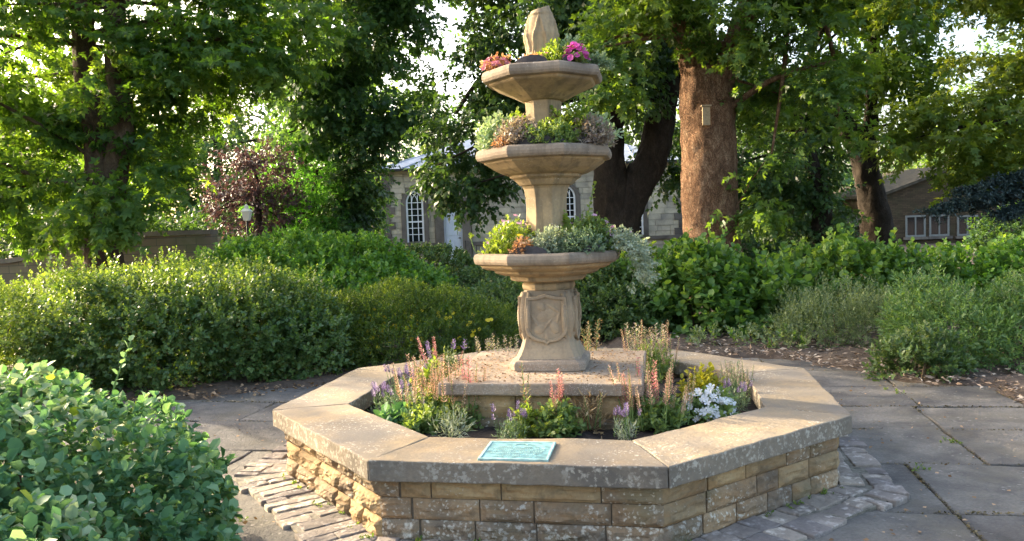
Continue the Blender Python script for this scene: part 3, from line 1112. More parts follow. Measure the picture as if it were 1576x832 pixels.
bowl1 = [(.155, 1.036), (.168, 1.040), (.174, 1.055), (.174, 1.075), (.163, 1.088), (.20, 1.092), (.243, 1.100), (.252, 1.115), (.252, 1.128), (.30, 1.136), (.345, 1.152), (.353, 1.166), (.40, 1.176), (.43, 1.190), (.437, 1.203)] + rim(.482, 1.210, .068)
bowl('lower_bowl', bowl1, 1)
col1 = [(.155, 1.20), (.150, 1.30), (.142, 1.38), (.134, 1.47), (.1315, 1.55), (.135, 1.62), (.146, 1.672), (.158, 1.692)]
part('middle_column', *octa_lathe(col1, seed=2, amp=.0015), M['fountain'], fountain, bevel=.003)
bowl2 = [(.150, 1.690), (.172, 1.693), (.184, 1.705), (.205, 1.728), (.232, 1.742), (.236, 1.756), (.275, 1.766), (.33, 1.792), (.372, 1.820), (.392, 1.832), (.396, 1.842)] + rim(.446, 1.848, .072)
bowl('middle_bowl', bowl2, 3)
col2 = [(.125, 1.85), (.121, 1.98), (.117, 2.08), (.116, 2.17), (.120, 2.218)]
part('upper_column', *octa_lathe(col2, seed=4, amp=.0015), M['fountain'], fountain, bevel=.003)
bowl3 = [(.120, 2.214), (.140, 2.220), (.20, 2.252), (.28, 2.288), (.335, 2.312), (.345, 2.320), (.348, 2.329)] + rim(.394, 2.333, .070)
bowl('upper_bowl', bowl3, 5)
# finial: worn fluted bud with lancet facets
V, F = [], []
seg = 96
zs = np.linspace(2.36, 2.795, 48)
for z in zs:
    f = (z - 2.36) / .435
    R = np.interp(f, [0, .1, .45, .62, .8, .93, 1.0], [.088, .086, .098, .104, .086, .070, .058])
    for s_ in range(seg):
        a = 2 * math.pi * s_ / seg
        ph = ((a - ROT) * 5 / (2 * math.pi) + .72) % 1.0
        dd = abs(ph - .5) * 2
        wl = .80 * max(0.0, 1 - (f / .86) ** 2.2)
        lan = np.clip((wl - dd) * 7, 0, 1)
        rid = math.exp(-((dd - wl - .10) / .10) ** 2) * (1 if f < .92 else 0)
        r_ = R * (1 - .13 * lan + .10 * rid + .05 * math.cos(dd * 1.5) * lan)
        if f > .9:
            r_ *= 1 + .12 * math.cos(a + 2.0)
        V.append((FX + r_ * math.cos(a), FY + r_ * math.sin(a), z + (.02 * math.cos(a - .6) * max(0, (f - .85) / .15))))
V, F2 = loft([V[i * seg:(i + 1) * seg] for i in range(len(zs))])
V = np.array(V)
V = V + .0035 * np.stack([fnoise(V, 14, 1), fnoise(V, 14, 2), fnoise(V, 12, 3)], -1)
part('finial', V, F2, M['fountain'], fountain, smooth=True)

# soil and liner in each bowl
for nm, rr, zz, sd in (('lower', .41, 1.262, 1), ('middle', .375, 1.905, 2), ('upper', .32, 2.388, 3)):
    V, F = [(FX, FY, zz + .02)], []
    for ri, r_ in enumerate((.2, .3, rr, rr + .008)):
        for s_ in range(40):
            a = 2 * math.pi * s_ / 40
            c8 = math.cos(math.pi / 8) / math.cos(((a - ROT) % (math.pi / 4)) - math.pi / 8) if True else 1
            V.append((FX + r_ * c8 * math.cos(a), FY + r_ * c8 * math.sin(a), zz + (.02, .016, .004, -.03)[ri] + rs.normal(0, .004)))
    for s_ in range(40):
        F.append((0, 1 + s_, 1 + (s_ + 1) % 40))
        for ri in range(3):
            a, b = 1 + ri * 40 + s_, 1 + ri * 40 + (s_ + 1) % 40
            F.append((a, b, b + 40, a + 40))
    part('bowl_soil', V, F, M['soil'], fountain)
    rl = random.Random(sd)
    for (a0, a1) in {1: ((-128, -92), (-62, -35), (-200, -165)), 2: ((-122, -68), (-180, -150), (-58, -30)), 3: ((-125, -85), (-70, -50))}[sd]:
        V, F = [], []
        n_ = 14
        for i in range(n_ + 1):
            a = rad(a0 + (a1 - a0) * i / n_)
            hgt = .058 * math.sin(math.pi * min(1, max(0.0, i / n_))) ** .4 + rl.uniform(-.003, .003)
            rl_ = rr - .012
            for (dr, dz) in ((0, -.03), (0, hgt), (-.014, hgt), (-.014, -.03)):
                V.append((FX + (rl_ + dr) * math.cos(a), FY + (rl_ + dr) * math.sin(a), zz + dz + .004))
        for i in range(n_):
            for j in range(3):
                F.append((i * 4 + j, (i + 1) * 4 + j, (i + 1) * 4 + j + 1, i * 4 + j + 1))
        F += [(0, 1, 2, 3), (n_ * 4 + 3, n_ * 4 + 2, n_ * 4 + 1, n_ * 4)]
        part('liner', V, F, M['liner'], fountain)

# dry debris on plinth
n_ = 1500
xy = rng.uniform(-.56, .56, (n_ * 2, 2))
keep = (np.abs(xy).max(1) > .25)
xy = xy[keep][:n_]
P = np.array([(*local(x, y, ROT, FX, FY), .549 + rng.uniform(0, .004)) for x, y in xy])
D = nrm(np.concatenate([rng.normal(size=(len(P), 2)), np.zeros((len(P), 1))], 1))
o_ = leaves('dry_petals', P, D, nrm(np.array([0, 0, 1.]) + rng.normal(0, .4, (len(P), 3))), rng.uniform(.006, .022, len(P)), T_DIA, M['debris'], None, rng.uniform(0, 1, len(P)))
o_['label'] = 'dry petals and leaf bits lying on the plinth slab'
o_['category'] = 'debris'

# ------------------------------------------------------------------ buildings and walls
def arch_pts(w, h, n=10, pointed=True):
    """outline of a pointed arch opening: half width w, springing at h - rise"""
    rise = w * 1.45
    pts = [(-w, 0), (w, 0), (w, h - rise)]
    R = (w * w + rise * rise) / (2 * w)
    for i in range(1, n):
        y = rise * i / n
        x = math.sqrt(max(0, R * R - y * y)) - (R - w)
        pts.append((x, h - rise + y))
    pts.append((0, h))
    for i in range(n - 1, 0, -1):
        y = rise * i / n
        x = math.sqrt(max(0, R * R - y * y)) - (R - w)
        pts.append((-x, h - rise + y))
    pts.append((-w, h - rise))
    return pts


def wall_poly(pts, x0, z0, y0, y1):
    n = len(pts)
    V = [(x0 + x, y0, z0 + z) for x, z in pts] + [(x0 + x, y1, z0 + z) for x, z in pts]
    F = [tuple(range(n)), tuple(reversed(range(n, 2 * n)))] + [((i + 1) % n, i, n + i, n + (i + 1) % n) for i in range(n)]
    return V, F


def wall_ring(pa, pb_, x0, z0, y0, y1):
    n = len(pa)
    V = [(x0 + x, y, z0 + z) for pts, y in ((pa, y1), (pa, y0), (pb_, y0), (pb_, y1)) for x, z in pts]
    F = []
    for k in range(3):
        for i in range(n):
            j = (i + 1) % n
            F.append((k * n + i, k * n + j, (k + 1) * n + j, (k + 1) * n + i))
    return V, F


BY = 26.95
bl = thing('stone_chapel', 'pale stone chapel with arched white windows and grey slate roof behind the fountain', 'building', (.7, BY + 4, 0))
X0, X1, EH = -5.36, 6.80, 3.72
part('wall', *boxV(X0 + .03, X1 - .03, BY + .04, BY + 8, -.1, EH), M['pale_mortar'], bl)
wins = [(-4.09, .93, .36, 2.10), (2.02, .93, .36, 2.10), (4.73, .93, .36, 2.10)]
doors = [(-2.57, .0, .44, 2.35)]
holes = [(x, z, w + .18, h + .15) for x, z, w, h in wins] + [(x, z, w + .30, h + .25) for x, z, w, h in doors]
blk = {}
rb = random.Random(8)
z = -.02
row = 0
while z < EH - .02:
    hh = .23 if z > .8 else .27
    hh = min(hh, EH - z)
    x = X0 + .32 - (row % 2) * .12
    while x < X1 - .3:
        w_ = rb.uniform(.45, .78)
        x1 = min(x + w_, X1 - .3)
        cuts = [(x, x1)]
        for hx, hz, hw, hh2 in holes:
            if hz - .1 < z + hh / 2 < hz + hh2:
                frac = 1.0
                top = (z + hh / 2 - hz) / hh2
                if top > .72:
                    frac = max(.15, math.sqrt(max(0, 1 - ((top - .72) / .28) ** 2)))
                a_, b_ = hx - hw * frac, hx + hw * frac
                new = []
                for c0, c1 in cuts:
                    if c1 <= a_ or c0 >= b_:
                        new.append((c0, c1))
                    else:
                        if a_ - c0 > .06:
                            new.append((c0, a_))
                        if c1 - b_ > .06:
                            new.append((b_, c1))
                cuts = new
        for c0, c1 in cuts:
            if c1 - c0 < .06:
                continue
            dp = rb.choice((.0, .008, .015))
            part('stone', *boxV(c0 + .006, c1 - .006, BY - .005 - dp, BY + .05, z + .006, z + hh - .006), M['chapel'], bl, centre=True)
        x = x1
    z += hh
    row += 1
z = -.02
k = 0
while z < EH - .1:
    for sx, ex in ((X0, 1), (X1, -1)):
        w_ = .48 if k % 2 else .30
        xa, xb = (sx - .02, sx + w_) if ex > 0 else (sx - w_, sx + .02)
        part('quoin', *boxV(xa, xb, BY - .05, BY + .3, z + .008, z + .29), M['quoin'], bl, centre=True)
    z += .30
    k += 1
part('string_course', *boxV(X0 - .03, -3.15, BY - .08, BY + .02, .74, .88), M['quoin'], bl)
part('string_course', *boxV(-1.95, X1 + .03, BY - .08, BY + .02, .74, .88), M['quoin'], bl)
part('cornice', *boxV(X0 - .12, X1 + .12, BY - .14, BY + 8.1, EH - .02, EH + .14), M['chapel'], bl)
rv = [(X0 - .25, BY - .28, EH + .12), (X1 + .25, BY - .28, EH + .12), (X1 + .25, BY + 8.3, EH + .12), (X0 - .25, BY + 8.3, EH + .12), (X0 + 3.6, BY + 4, EH + 1.75), (X1 - 3.6, BY + 4, EH + 1.75)]
rf = part('roof', rv, [(0, 1, 5, 4), (1, 2, 5), (2, 3, 4, 5), (3, 0, 4), (3, 2, 1, 0)], M['slate'], bl)
for i in range(12):
    f = i / 12.0
    xa = X0 - .25 + i * 1.04
    zt = .05
    V, F = tube([(xa, BY - .28 + .02, EH + .15), (xa + max(0, 3.6 - xa + X0) * .55 if xa < X0 + 3.6 else xa, BY + 2.0, EH + .98)], [.03, .03], 5)
    part('roof_roll', V, F, M['slate'], rf)
part('gutter', *boxV(X0 - .3, X1 + .3, BY - .36, BY - .26, EH + .06, EH + .15), M['iron'], rf)
for wx, wz, ww, wh in wins:
    w0 = part('window', *wall_ring(arch_pts(ww + .19, wh + .16), arch_pts(ww, wh), wx, wz, BY - .06, BY + .04), M['quoin'], bl)
    part('window_frame', *wall_ring(arch_pts(ww - .01, wh - .01), arch_pts(ww - .08, wh - .09), wx, wz + .005, BY - .02, BY + .035), M['white'], w0)
    part('pane', *wall_poly(arch_pts(ww - .05, wh - .05), wx, wz + .03, BY + .032, BY + .038), M['glass'], w0)
    bars = []
    for u in (-.12, .12):
        bars.append(boxV(wx + u - .016, wx + u + .016, BY - .005, BY + .025, wz + .04, wz + wh - .22))
    for i in range(1, 7):
        zz = wz + .06 + i * .255
        half = ww - .06
        bars.append(boxV(wx - half, wx + half, BY - .003, BY + .022, zz - (.028 if i == 3 else .013), zz + (.028 if i == 3 else .013)))
    for sgn in (-1, 1):
        pa_ = [(wx + sgn * .12, BY + .008, wz + wh - .50), (wx + sgn * .07, BY + .008, wz + wh - .30), (wx - sgn * .06, BY + .008, wz + wh - .16)]
        bars.append(tube(smooth_path(pa_, 6), [.014] * 6, 4))
    part('glazing_bars', *join(*bars), M['white'], w0)
    part('sill', *boxV(wx - ww - .2, wx + ww + .2, BY - .10, BY + .03, wz - .12, wz - .005), M['quoin'], w0)
for dx, dz, dw, dh in doors:
    d0 = part('door', *boxV(dx - dw + .06, dx + dw - .06, BY - .02, BY + .06, 0.02, dh), M['door'], bl)
    part('door_panel', *boxV(dx - dw + .14, dx - .03, BY - .032, BY - .01, .2, 1.0), M['door'], d0, bevel=.01)
    part('door_panel', *boxV(dx + .03, dx + dw - .14, BY - .032, BY - .01, .2, 1.0), M['door'], d0, bevel=.01)
    part('door_panel', *boxV(dx - dw + .14, dx - .03, BY - .032, BY - .01, 1.15, 2.15), M['door'], d0, bevel=.01)
    part('door_panel', *boxV(dx + .03, dx + dw - .14, BY - .032, BY - .01, 1.15, 2.15), M['door'], d0, bevel=.01)
    part('handle', *tube([(dx + .2, BY - .06, 1.05), (dx + .3, BY - .06, 1.05)], [.018, .018], 6), M['iron'], d0)
    for sx in (-1, 1):
        part('door_jamb', *boxV(dx + sx * (dw + .10) - .17, dx + sx * (dw + .10) + .17, BY - .16, BY + .05, 0, dh + .02), M['quoin'], bl, bevel=.01)
    part('lintel', *boxV(dx - dw - .34, dx + dw + .34, BY - .2, BY + .05, dh + .025, dh + .30), M['quoin'], bl, bevel=.01)
for sx in (-3.2, -1.95):
    V, F = tube([(sx, BY - .55, .0), (sx, BY - .55, 1.0)], [.02, .02], 6)
V1 = [tube([(-2.05, BY - .9, .0), (-2.05, BY - .9, .95), (-1.6, BY - 1.6, .75), (-1.6, BY - 1.6, 0)], [.02] * 4, 6)]
part('handrail', *join(*V1), M['iron'], bl)

# house on the right
HY = 32.95
hs = thing('gabled_house', 'dim brown stone house with white windows under its gable at right edge', 'building', (21.2, HY + 4, 0))
gp = [(17.6, -.1), (25.2, -.1), (25.2, 2.30), (21.35, 3.62), (17.6, 2.34)]
part('wall', *wall_poly(gp, 0, 0, HY, HY + 8), M['brick'], hs)
for sgn, (xa, za), (xb, zb) in ((1, (17.35, 2.26), (21.36, 3.66)), (-1, (25.45, 2.24), (21.36, 3.66))):
    V = [(xa, HY - .25, za), (xb, HY - .25, zb), (xb, HY + 8.2, zb), (xa, HY + 8.2, za)]
    V += [(x, y, z + .14) for x, y, z in V]
    part('roof', V, [(0, 1, 2, 3), (7, 6, 5, 4), (0, 4, 5, 1), (1, 5, 6, 2), (2, 6, 7, 3), (3, 7, 4, 0)], M['moss_roof'], hs)
part('chimney', *boxV(21.5, 22.1, HY + 1.2, HY + 1.9, 3.0, 4.1), M['brick'], hs)
for (xa, xb, za, zb, n_) in ((18.58, 19.55, .30, 1.33, 2), (19.72, 20.68, .30, 1.33, 2), (21.05, 22.05, .28, 1.26, 2)):
    w0 = part('window', *boxV(xa + .06, xb - .06, HY - .012, HY + .05, za + .06, zb - .06), M['glass'], hs)
    fb = [boxV(xa, xb, HY - .06, HY - .002, za, za + .09), boxV(xa, xb, HY - .06, HY - .002, zb - .09, zb), boxV(xa, xa + .09, HY - .055, HY - .002, za + .09, zb - .09), boxV(xb - .09, xb, HY - .055, HY - .002, za + .09, zb - .09)]
    for i in range(1, n_):
        xm = xa + (xb - xa) * i / n_
        fb.append(boxV(xm - .035, xm + .035, HY - .05, HY - .002, za + .09, zb - .09))
    part('window_frame', *join(*fb), M['shaded_white'], w0)
    part('sill', *boxV(xa - .1, xb + .1, HY - .16, HY - .003, za - .13, za - .003), M['quoin'], w0)

# low outbuilding with mossy roof
ob = thing('low_outbuilding', 'low outbuilding with pale mossy roof left of the gabled house', 'building', (15.9, HY + 3, 0))
part('wall', *boxV(14.6, 17.2, HY + 1.0, HY + 5, -.1, .95), M['brick'], ob)
V = [(14.4, HY + .7, .85), (17.3, HY + .7, .90), (17.3, HY + 3, 1.75), (14.7, HY + 3, 1.6), (17.3, HY + 5.3, .9), (14.4, HY + 5.3, .85)]
part('roof', V, [(0, 1, 2, 3), (3, 2, 4, 5), (0, 3, 5), (1, 4, 2), (0, 5, 4, 1)], M['moss_roof'], ob)


def garden_wall(name, label, x0, x1, y, top, ramp_pts=None, yb=None):
    yb = y if yb is None else yb
    o = thing(name, label, 'wall', ((x0 + x1) / 2, (y + yb) / 2, 0))
    pts = ramp_pts or [(x0, top), (x1, top)]
    n_ = len(pts)
    V, F, C, CF = [], [], [], []
    for i, (x, z) in enumerate(pts):
        f = (x - x0) / (x1 - x0)
        yy = y + (yb - y) * f
        V += [(x, yy - .17, -.1), (x, yy - .17, z), (x, yy + .17, z), (x, yy + .17, -.1)]
        C += [(x, yy - .23, z + .003), (x, yy - .20, z + .10), (x, yy + .20, z + .10), (x, yy + .23, z + .003)]
    for i in range(n_ - 1):
        for j in range(3):
            F.append((i * 4 + j, i * 4 + j + 1, (i + 1) * 4 + j + 1, (i + 1) * 4 + j))
        for j in range(4):
            CF.append((i * 4 + j, i * 4 + (j + 1) % 4, (i + 1) * 4 + (j + 1) % 4, (i + 1) * 4 + j))
    for L_ in (F, CF):
        L_.append((0, 1, 2, 3))
        L_.append(tuple((n_ - 1) * 4 + q for q in (3, 2, 1, 0)))
    part('wall_face', V, F, M['gwall'], o)
    part('wall_coping', C, CF, M['quoin'], o)
    return o


rpts = [(-16.0, .98), (-11.6, 1.0), (-10.9, 1.02), (-10.6, 1.06), (-10.4, 1.14), (-10.25, 1.26), (-10.15, 1.38), (-10.0, 1.46), (-9.7, 1.49), (-6.6, 1.49)]
garden_wall('garden_wall', 'brown stone garden wall with swept up coping at the far left', -16.0, -6.6, 11.95, 1.4, rpts)
garden_wall('garden_wall', 'plain stone garden wall joining the left corner of the chapel', -16, -5.5, 25.2, 1.50)
garden_wall('garden_wall', 'low stone garden wall running right from the chapel behind the ivy tree', 7.0, 13.2, 26.2, .98)

# lamp post
lp = thing('lamp_post', 'black lamp post with white glass lantern behind the left shrubs', 'lamp', (-8.2, 18.95, 0))
part('post', *tube([(-8.2, 18.95, 0), (-8.2, 18.95, .5), (-8.2, 18.95, .55), (-8.2, 18.95, 2.38)], [.07, .06, .035, .03], 10), M['iron'], lp)
V = []
for z, h in ((2.36, .075), (2.40, .085), (2.62, .125)):
    V += [(-8.2 + sx * h, 18.95 + sy * h, z) for sx, sy in ((-1, -1), (1, -1), (1, 1), (-1, 1))]
F = [(i * 4 + j, i * 4 + (j + 1) % 4, (i + 1) * 4 + (j + 1) % 4, (i + 1) * 4 + j) for i in range(2) for j in range(4)] + [(3, 2, 1, 0), (8, 9, 10, 11)]
ln = part('lantern', V, F, M['lampglass'], lp)
V = []
for z, h in ((2.625, .145), (2.645, .145), (2.73, .06), (2.76, .045), (2.80, .05), (2.86, .015)):
    V += [(-8.2 + sx * h, 18.95 + sy * h, z) for sx, sy in ((-1, -1), (1, -1), (1, 1), (-1, 1))]
F = [(i * 4 + j, i * 4 + (j + 1) % 4, (i + 1) * 4 + (j + 1) % 4, (i + 1) * 4 + j) for i in range(5) for j in range(4)] + [(3, 2, 1, 0), (20, 21, 22, 23)]
part('lantern_cap', V, F, M['white'], ln)

lp.location = (-6.217, 12.95, 0)
lp.scale = (.75, .75, .75)

# ------------------------------------------------------------------ trees
TREES = 'trees round the garden'


def limb_path(a, b, sag, n=9, rg=None):
    a, b = np.array(a, float), np.array(b, float)
    m = (a + b) / 2 + np.array([0, 0, sag])
    if rg is not None:
        m = m + rg.normal(0, .12, 3) * np.linalg.norm(b - a) * .5
    return smooth_path([a, m, b], n)


def crown(name, parent, masses, seed, leaf, mat, tmpl, density, clump=.5, k=9, droop=.25, shell=(.5, 1.05), flat=.55, L=None, cl_n=None):
    rg = np.random.default_rng(seed)
    ms = np.array(masses, float)
    vol = ms[:, 3] ** 2 * ms[:, 4]
    area = (vol ** (2 / 3.))
    ncl = max(8, int(cl_n or area.sum() * density / clump ** 2))
    mi = rg.choice(len(ms), ncl, p=area / area.sum())
    d = nrm(rg.normal(size=(ncl, 3)))
    r = rg.uniform(shell[0], shell[1], ncl) ** .8
    R = np.stack([ms[mi, 3], ms[mi, 3] * .95, ms[mi, 4]], -1)
    C = ms[mi, :3] + d * r[:, None] * R
    C += .25 * R * np.stack([fnoise(C, .9, seed % 5), fnoise(C, .9, seed % 5 + 1), fnoise(C, .9, seed % 5 + 2)], -1)
    ns = 22
    cv = rg.uniform(0, 1, ncl)
    big = rg.uniform(.6, 1.3, ncl)
    off = rg.normal(0, 1, (ncl, ns, 3)) * np.array([1, 1, flat]) * (clump * .55) * big[:, None, None]
    S = C[:, None, :] + off
    cen = ms[mi, :3]
    out = nrm(C - cen)
    A = nrm(off * .9 / clump + out[:, None, :] * .7 + rg.normal(0, .45, (ncl, ns, 3)) + np.array([0, 0, -droop]))
    S = S.reshape(-1, 3)
    A = A.reshape(-1, 3)
    P, D, N, si = sprig_leaves(rg, S, A, L or leaf * 3.2, k, 1.0, 1.1, .45)
    D = nrm(D + np.array([0, 0, -droop * .8]))
    v = np.clip(.5 * rg.uniform(0, 1, len(P)) + .5 * cv[si // ns] + rg.normal(0, .08, len(P)), 0, 1)
    keep = P[:, 2] > .15
    P, D, N, v = P[keep], D[keep], N[keep], v[keep]
    o = leaves(name, P, D, N, rg.uniform(.65, 1.25, len(P)) * leaf, tmpl, mat, parent, v)
    return C, o


NLEAF = {}


def tree(name, label, base, trunks, masses, seed, leaf, mat, bark, tmpl=T_DIA, density=1.0, clump=.5, k=9, droop=.25, nlimb=14, rough=.03, group=TREES, limb_from=None, extra_limbs=(), lr=.05, shell=(.5, 1.05), cat='tree'):
    o = thing(name, label, cat, base, group)
    ends = []
    for ti, (pts, r0, r1) in enumerate(trunks):
        n_ = max(24, int(16 * len(pts)))
        path = smooth_path(pts, n_)
        rr = np.linspace(r0, r1, n_)
        if ti == 0:
            z0 = path[0][2]
            rr = rr * (1 + .55 * np.exp(-(path[:, 2] - z0) / .35))
        V, F = tube(path, rr, 40, seed + ti, rough)
        part('trunk', V, F, bark, o, smooth=True)
        ends.append(path)
    C, cr = crown('crown', o, masses, seed, leaf, mat, tmpl, density, clump, k, droop, shell)
    rg = np.random.default_rng(seed + 50)
    pick = rg.choice(len(C), min(nlimb, len(C)), replace=False)
    for c in pick:
        path = ends[rg.integers(len(ends))]
        lo = limb_from if limb_from is not None else 0
        up = path[(path[:, 2] < C[c][2] + .3) & (path[:, 2] >= lo)]
        a = up[-1 - min(len(up) - 1, int(rg.integers(0, 3)))] if len(up) else path[-1]
        ln_ = np.linalg.norm(C[c] - a)
        if ln_ < .5:
            continue
        lp_ = limb_path(a, C[c], .08 * ln_, 9, rg)
        V, F = tube(lp_, np.linspace(lr * (.5 + ln_ * .3), .012, 9), 6)
        part('limb', V, F, bark, o, smooth=True)
    for pts, r0, r1 in extra_limbs:
        path = smooth_path(pts, 12)
        V, F = tube(path, np.linspace(r0, r1, 12), 8, seed, .008)
        part('limb', V, F, bark, o, smooth=True)
    return o


# left twin-stemmed tree
T1 = [(-8.3, 9.0, 3.0, .6, .5), (-7.5, 8.9, 4.7, .8, .55), (-8.6, 9.1, 5.6, .8, .5), (-9.8, 9.2, 4.2, 1.6, 1.2), (-7.6, 11.0, 4.2, 1.5, 1.0), (-6.0, 9.6, 5.6, 1.5, 1.0), (-7.1, 9.0, 2.5, .6, .5), (-9.4, 9.95, 5.21, 1.9, 1.6), (-7.3, 11.3, 5.4, 2.2, 1.4), (-6.3, 10.0, 4.9, 1.2, 1.2), (-5.6, 9.6, 4.35, 1.2, .75), (-9.3, 9.0, 3.17, 1.2, 1.1), (-8.3, 11.2, 3.2, 1.5, 1.0), (-7.0, 9.45, 3.25, .75, .8), (-7.7, 8.9, 2.1, .7, .4), (-6.7, 9.95, 2.7, .6, .6), (-9.06, 9.45, 2.07, 1.2, .6), (-6.9, 8.95, 2.1, .7, .45), (-4.81, 9.95, 5.07, 1.5, 1.2), (-8.28, 9.95, 7.55, 3, 1.5), (-5.42, 9.95, 7.22, 2.4, 1.5)]
tree('sycamore_tree', 'tall twin stemmed broadleaf tree with backlit leaves at the left', (-7.95, 9.95, 0),
     [([(-7.95, 9.95, -.05), (-7.96, 9.95, 1.06), (-7.94, 9.95, 2.28), (-7.95, 9.95, 3.5), (-8.08, 9.95, 4.7), (-8.04, 9.95, 7.6)], .36, .16),
      ([(-7.82, 9.95, 1.5), (-7.72, 9.92, 2.4), (-7.44, 9.9, 3.6), (-7.49, 9.9, 5.16), (-7.26, 9.9, 7.5)], .27, .14)],
     T1, 11, .14, M['L_left'], M['bark_l'], T_PALM, 1.55, .50, 8, .35, 22, .03,
     extra_limbs=[([(-7.95, 9.9, 2.4), (-9.0, 9.4, 2.7), (-10.2, 9.1, 3.4)], .06, .02), ([(-7.9, 9.9, 2.9), (-8.8, 9.5, 3.6), (-9.6, 9.3, 4.1)], .05, .02), ([(-7.45, 9.9, 4.3), (-6.2, 9.6, 5.0), (-4.8, 9.5, 4.9)], .07, .02)])

crown('dapple_crown', bpy.data.objects['sycamore_tree'], [(-10.6, 5.6, 4.7, 1.3, .9), (-9.9, 7.2, 5.2, 1.3, .9), (-11.8, 5.0, 4.6, 1.2, .9)], 21, .14, M['L_left'], T_PALM, .55, .5, 8, .35)  # foliage outside the view, added to cast dappled shade on the coping
T2 = [(-5.07, 16.55, 6.61, 1.8, 1.8), (-4.21, 17.15, 5.14, 1.44, 1.32), (-3.49, 16.55, 6.91, 0.96, 0.84), (-4.69, 17.75, 4.63, 0.96, 0.96), (-4.21, 18.35, 4.21, 0.72, 0.6), (-5.17, 18.17, 2.47, 0.9, 1.14), (-5.65, 18.53, 1.27, 0.72, 0.72), (-3.92, 16.55, 9.31, 3.6, 1.8), (-5.67, 16.55, 4.91, 0.96, 1.08)]
tree('lime_tree', 'dark hanging lime tree left of the chapel roof', (-4.7, 18.2, 0),
     [([(-4.7, 18.2, -.05), (-4.7, 18.1, 2), (-4.6, 17.6, 4.6), (-4.4, 17.0, 8.5)], .32, .14)], T2, 12, .16, M['L_mid'], M['bark'], T_DIA, 3.0, .45, 9, .5, 14)

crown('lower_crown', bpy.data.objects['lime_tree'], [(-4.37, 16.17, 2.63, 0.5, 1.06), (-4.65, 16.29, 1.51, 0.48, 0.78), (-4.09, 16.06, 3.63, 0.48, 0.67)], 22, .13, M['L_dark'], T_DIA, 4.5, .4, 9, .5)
T4 = [(-.63, 12.8, 5.5, .75, .97), (-1.36, 13.5, 4.0, .78, 1.1), (-1.55, 13.2, 3.6, .35, .6), (-1.42, 12.95, 2.63, .5, .8), (-1.22, 12.95, 1.85, .32, .5), (-.75, 13.3, 2.95, .45, .7), (-.41, 12.95, 3.9, .6, 1.2), (-.33, 13.45, 2.17, .6, .6), (.89, 11.95, 5.62, 1.8, 1.0), (2.53, 11.95, 5.57, 1.6, 1.0), (2.09, 10.95, 4.44, .9, .6), (.95, 11.95, 7.76, 3, 1.5), (3.3, 13.45, 3.85, .6, .9), (3.63, 13.95, 2.52, .4, .6), (.2, 13.2, 4.6, .8, .8)]
tree('forked_tree', 'dark tree with thick V forked trunk behind the fountain', (1.95, 11.95, 0),
     [([(1.95, 11.95, -.05), (1.93, 11.95, .8), (1.91, 11.95, 1.8), (1.87, 11.95, 3.1), (1.84, 11.95, 4.8), (1.7, 11.9, 7.5)], .47, .25),
      ([(2.0, 11.95, .9), (2.26, 11.93, 1.85), (2.80, 11.9, 2.9), (3.07, 11.9, 4.05), (3.28, 11.9, 5.7), (3.4, 11.9, 7.5)], .40, .22)],
     T4, 13, .13, M['L_dark'], M['bark'], T_DIA, 2.8, .42, 9, .55, 18, .04,
     extra_limbs=[([(1.87, 11.9, 4.3), (.6, 12.2, 4.9), (-.7, 12.7, 4.8), (-1.4, 12.9, 4.0)], .10, .03)])

T5 = [(3.1, 8.25, 4.85, 1.3, .7), (2.08, 7.95, 4.55, 1.1, .6), (4.17, 8.25, 4.38, 1.3, .9), (4.88, 8.45, 3.44, .9, .6), (4.5, 9.6, 3.38, .9, .7), (1.72, 7.75, 3.8, .5, .35), (3.16, 7.95, 6.29, 3, 1.2), (5.23, 7.95, 4.59, 1.2, .9), (4.05, 8.5, 2.15, .32, .38), (3.85, 8.4, 1.7, .22, .22)]
plane = tree('plane_tree', 'stout tree with sunlit orange brown trunk right of the fountain', (3.25, 8.95, 0),
     [([(3.25, 8.95, -.05), (3.26, 8.95, .6), (3.26, 8.95, 1.6), (3.25, 8.95, 2.6), (3.24, 8.95, 3.5), (3.23, 8.95, 4.05)], .50, .455),
      ([(3.1, 8.95, 3.6), (2.85, 8.9, 4.6), (2.5, 8.9, 6.4)], .26, .14), ([(3.4, 8.95, 3.6), (3.75, 8.9, 4.5), (4.4, 8.8, 6.2)], .26, .12)],
     T5, 14, .115, M['L_plane'], M['bark_p'], T_PALM, 1.9, .42, 8, .3, 16, .035, limb_from=3.2,
     extra_limbs=[([(3.5, 8.75, 3.3), (4.2, 8.4, 3.75), (5.2, 8.2, 4.0)], .07, .02), ([(3.55, 8.7, 1.5), (3.8, 8.5, 2.0), (4.05, 8.4, 2.4)], .025, .01)])

T6 = [(5.41, 12.95, 2.69, .8, 1.0), (6.47, 13.45, 2.99, 1.1, 1.1), (6.86, 12.95, 1.62, .75, .8), (6.0, 13.45, 1.6, .7, .6), (7.1, 13.95, 4.0, .6, .5), (5.2, 13.2, 4.2, 1.0, .9)]
tree('ivy_clad_tree', 'dark ivy clad tree between the orange trunk and the leaning trunk', (6.8, 12.95, 0),
     [([(6.82, 12.95, -.05), (6.78, 12.95, .8), (6.74, 12.95, 1.9), (6.5, 13.2, 3.2), (6.3, 13.4, 4.2)], .28, .10)], T6, 15, .12, M['L_dark'], M['bark'], T_DIA, 3.2, .4, 9, .5, 8)

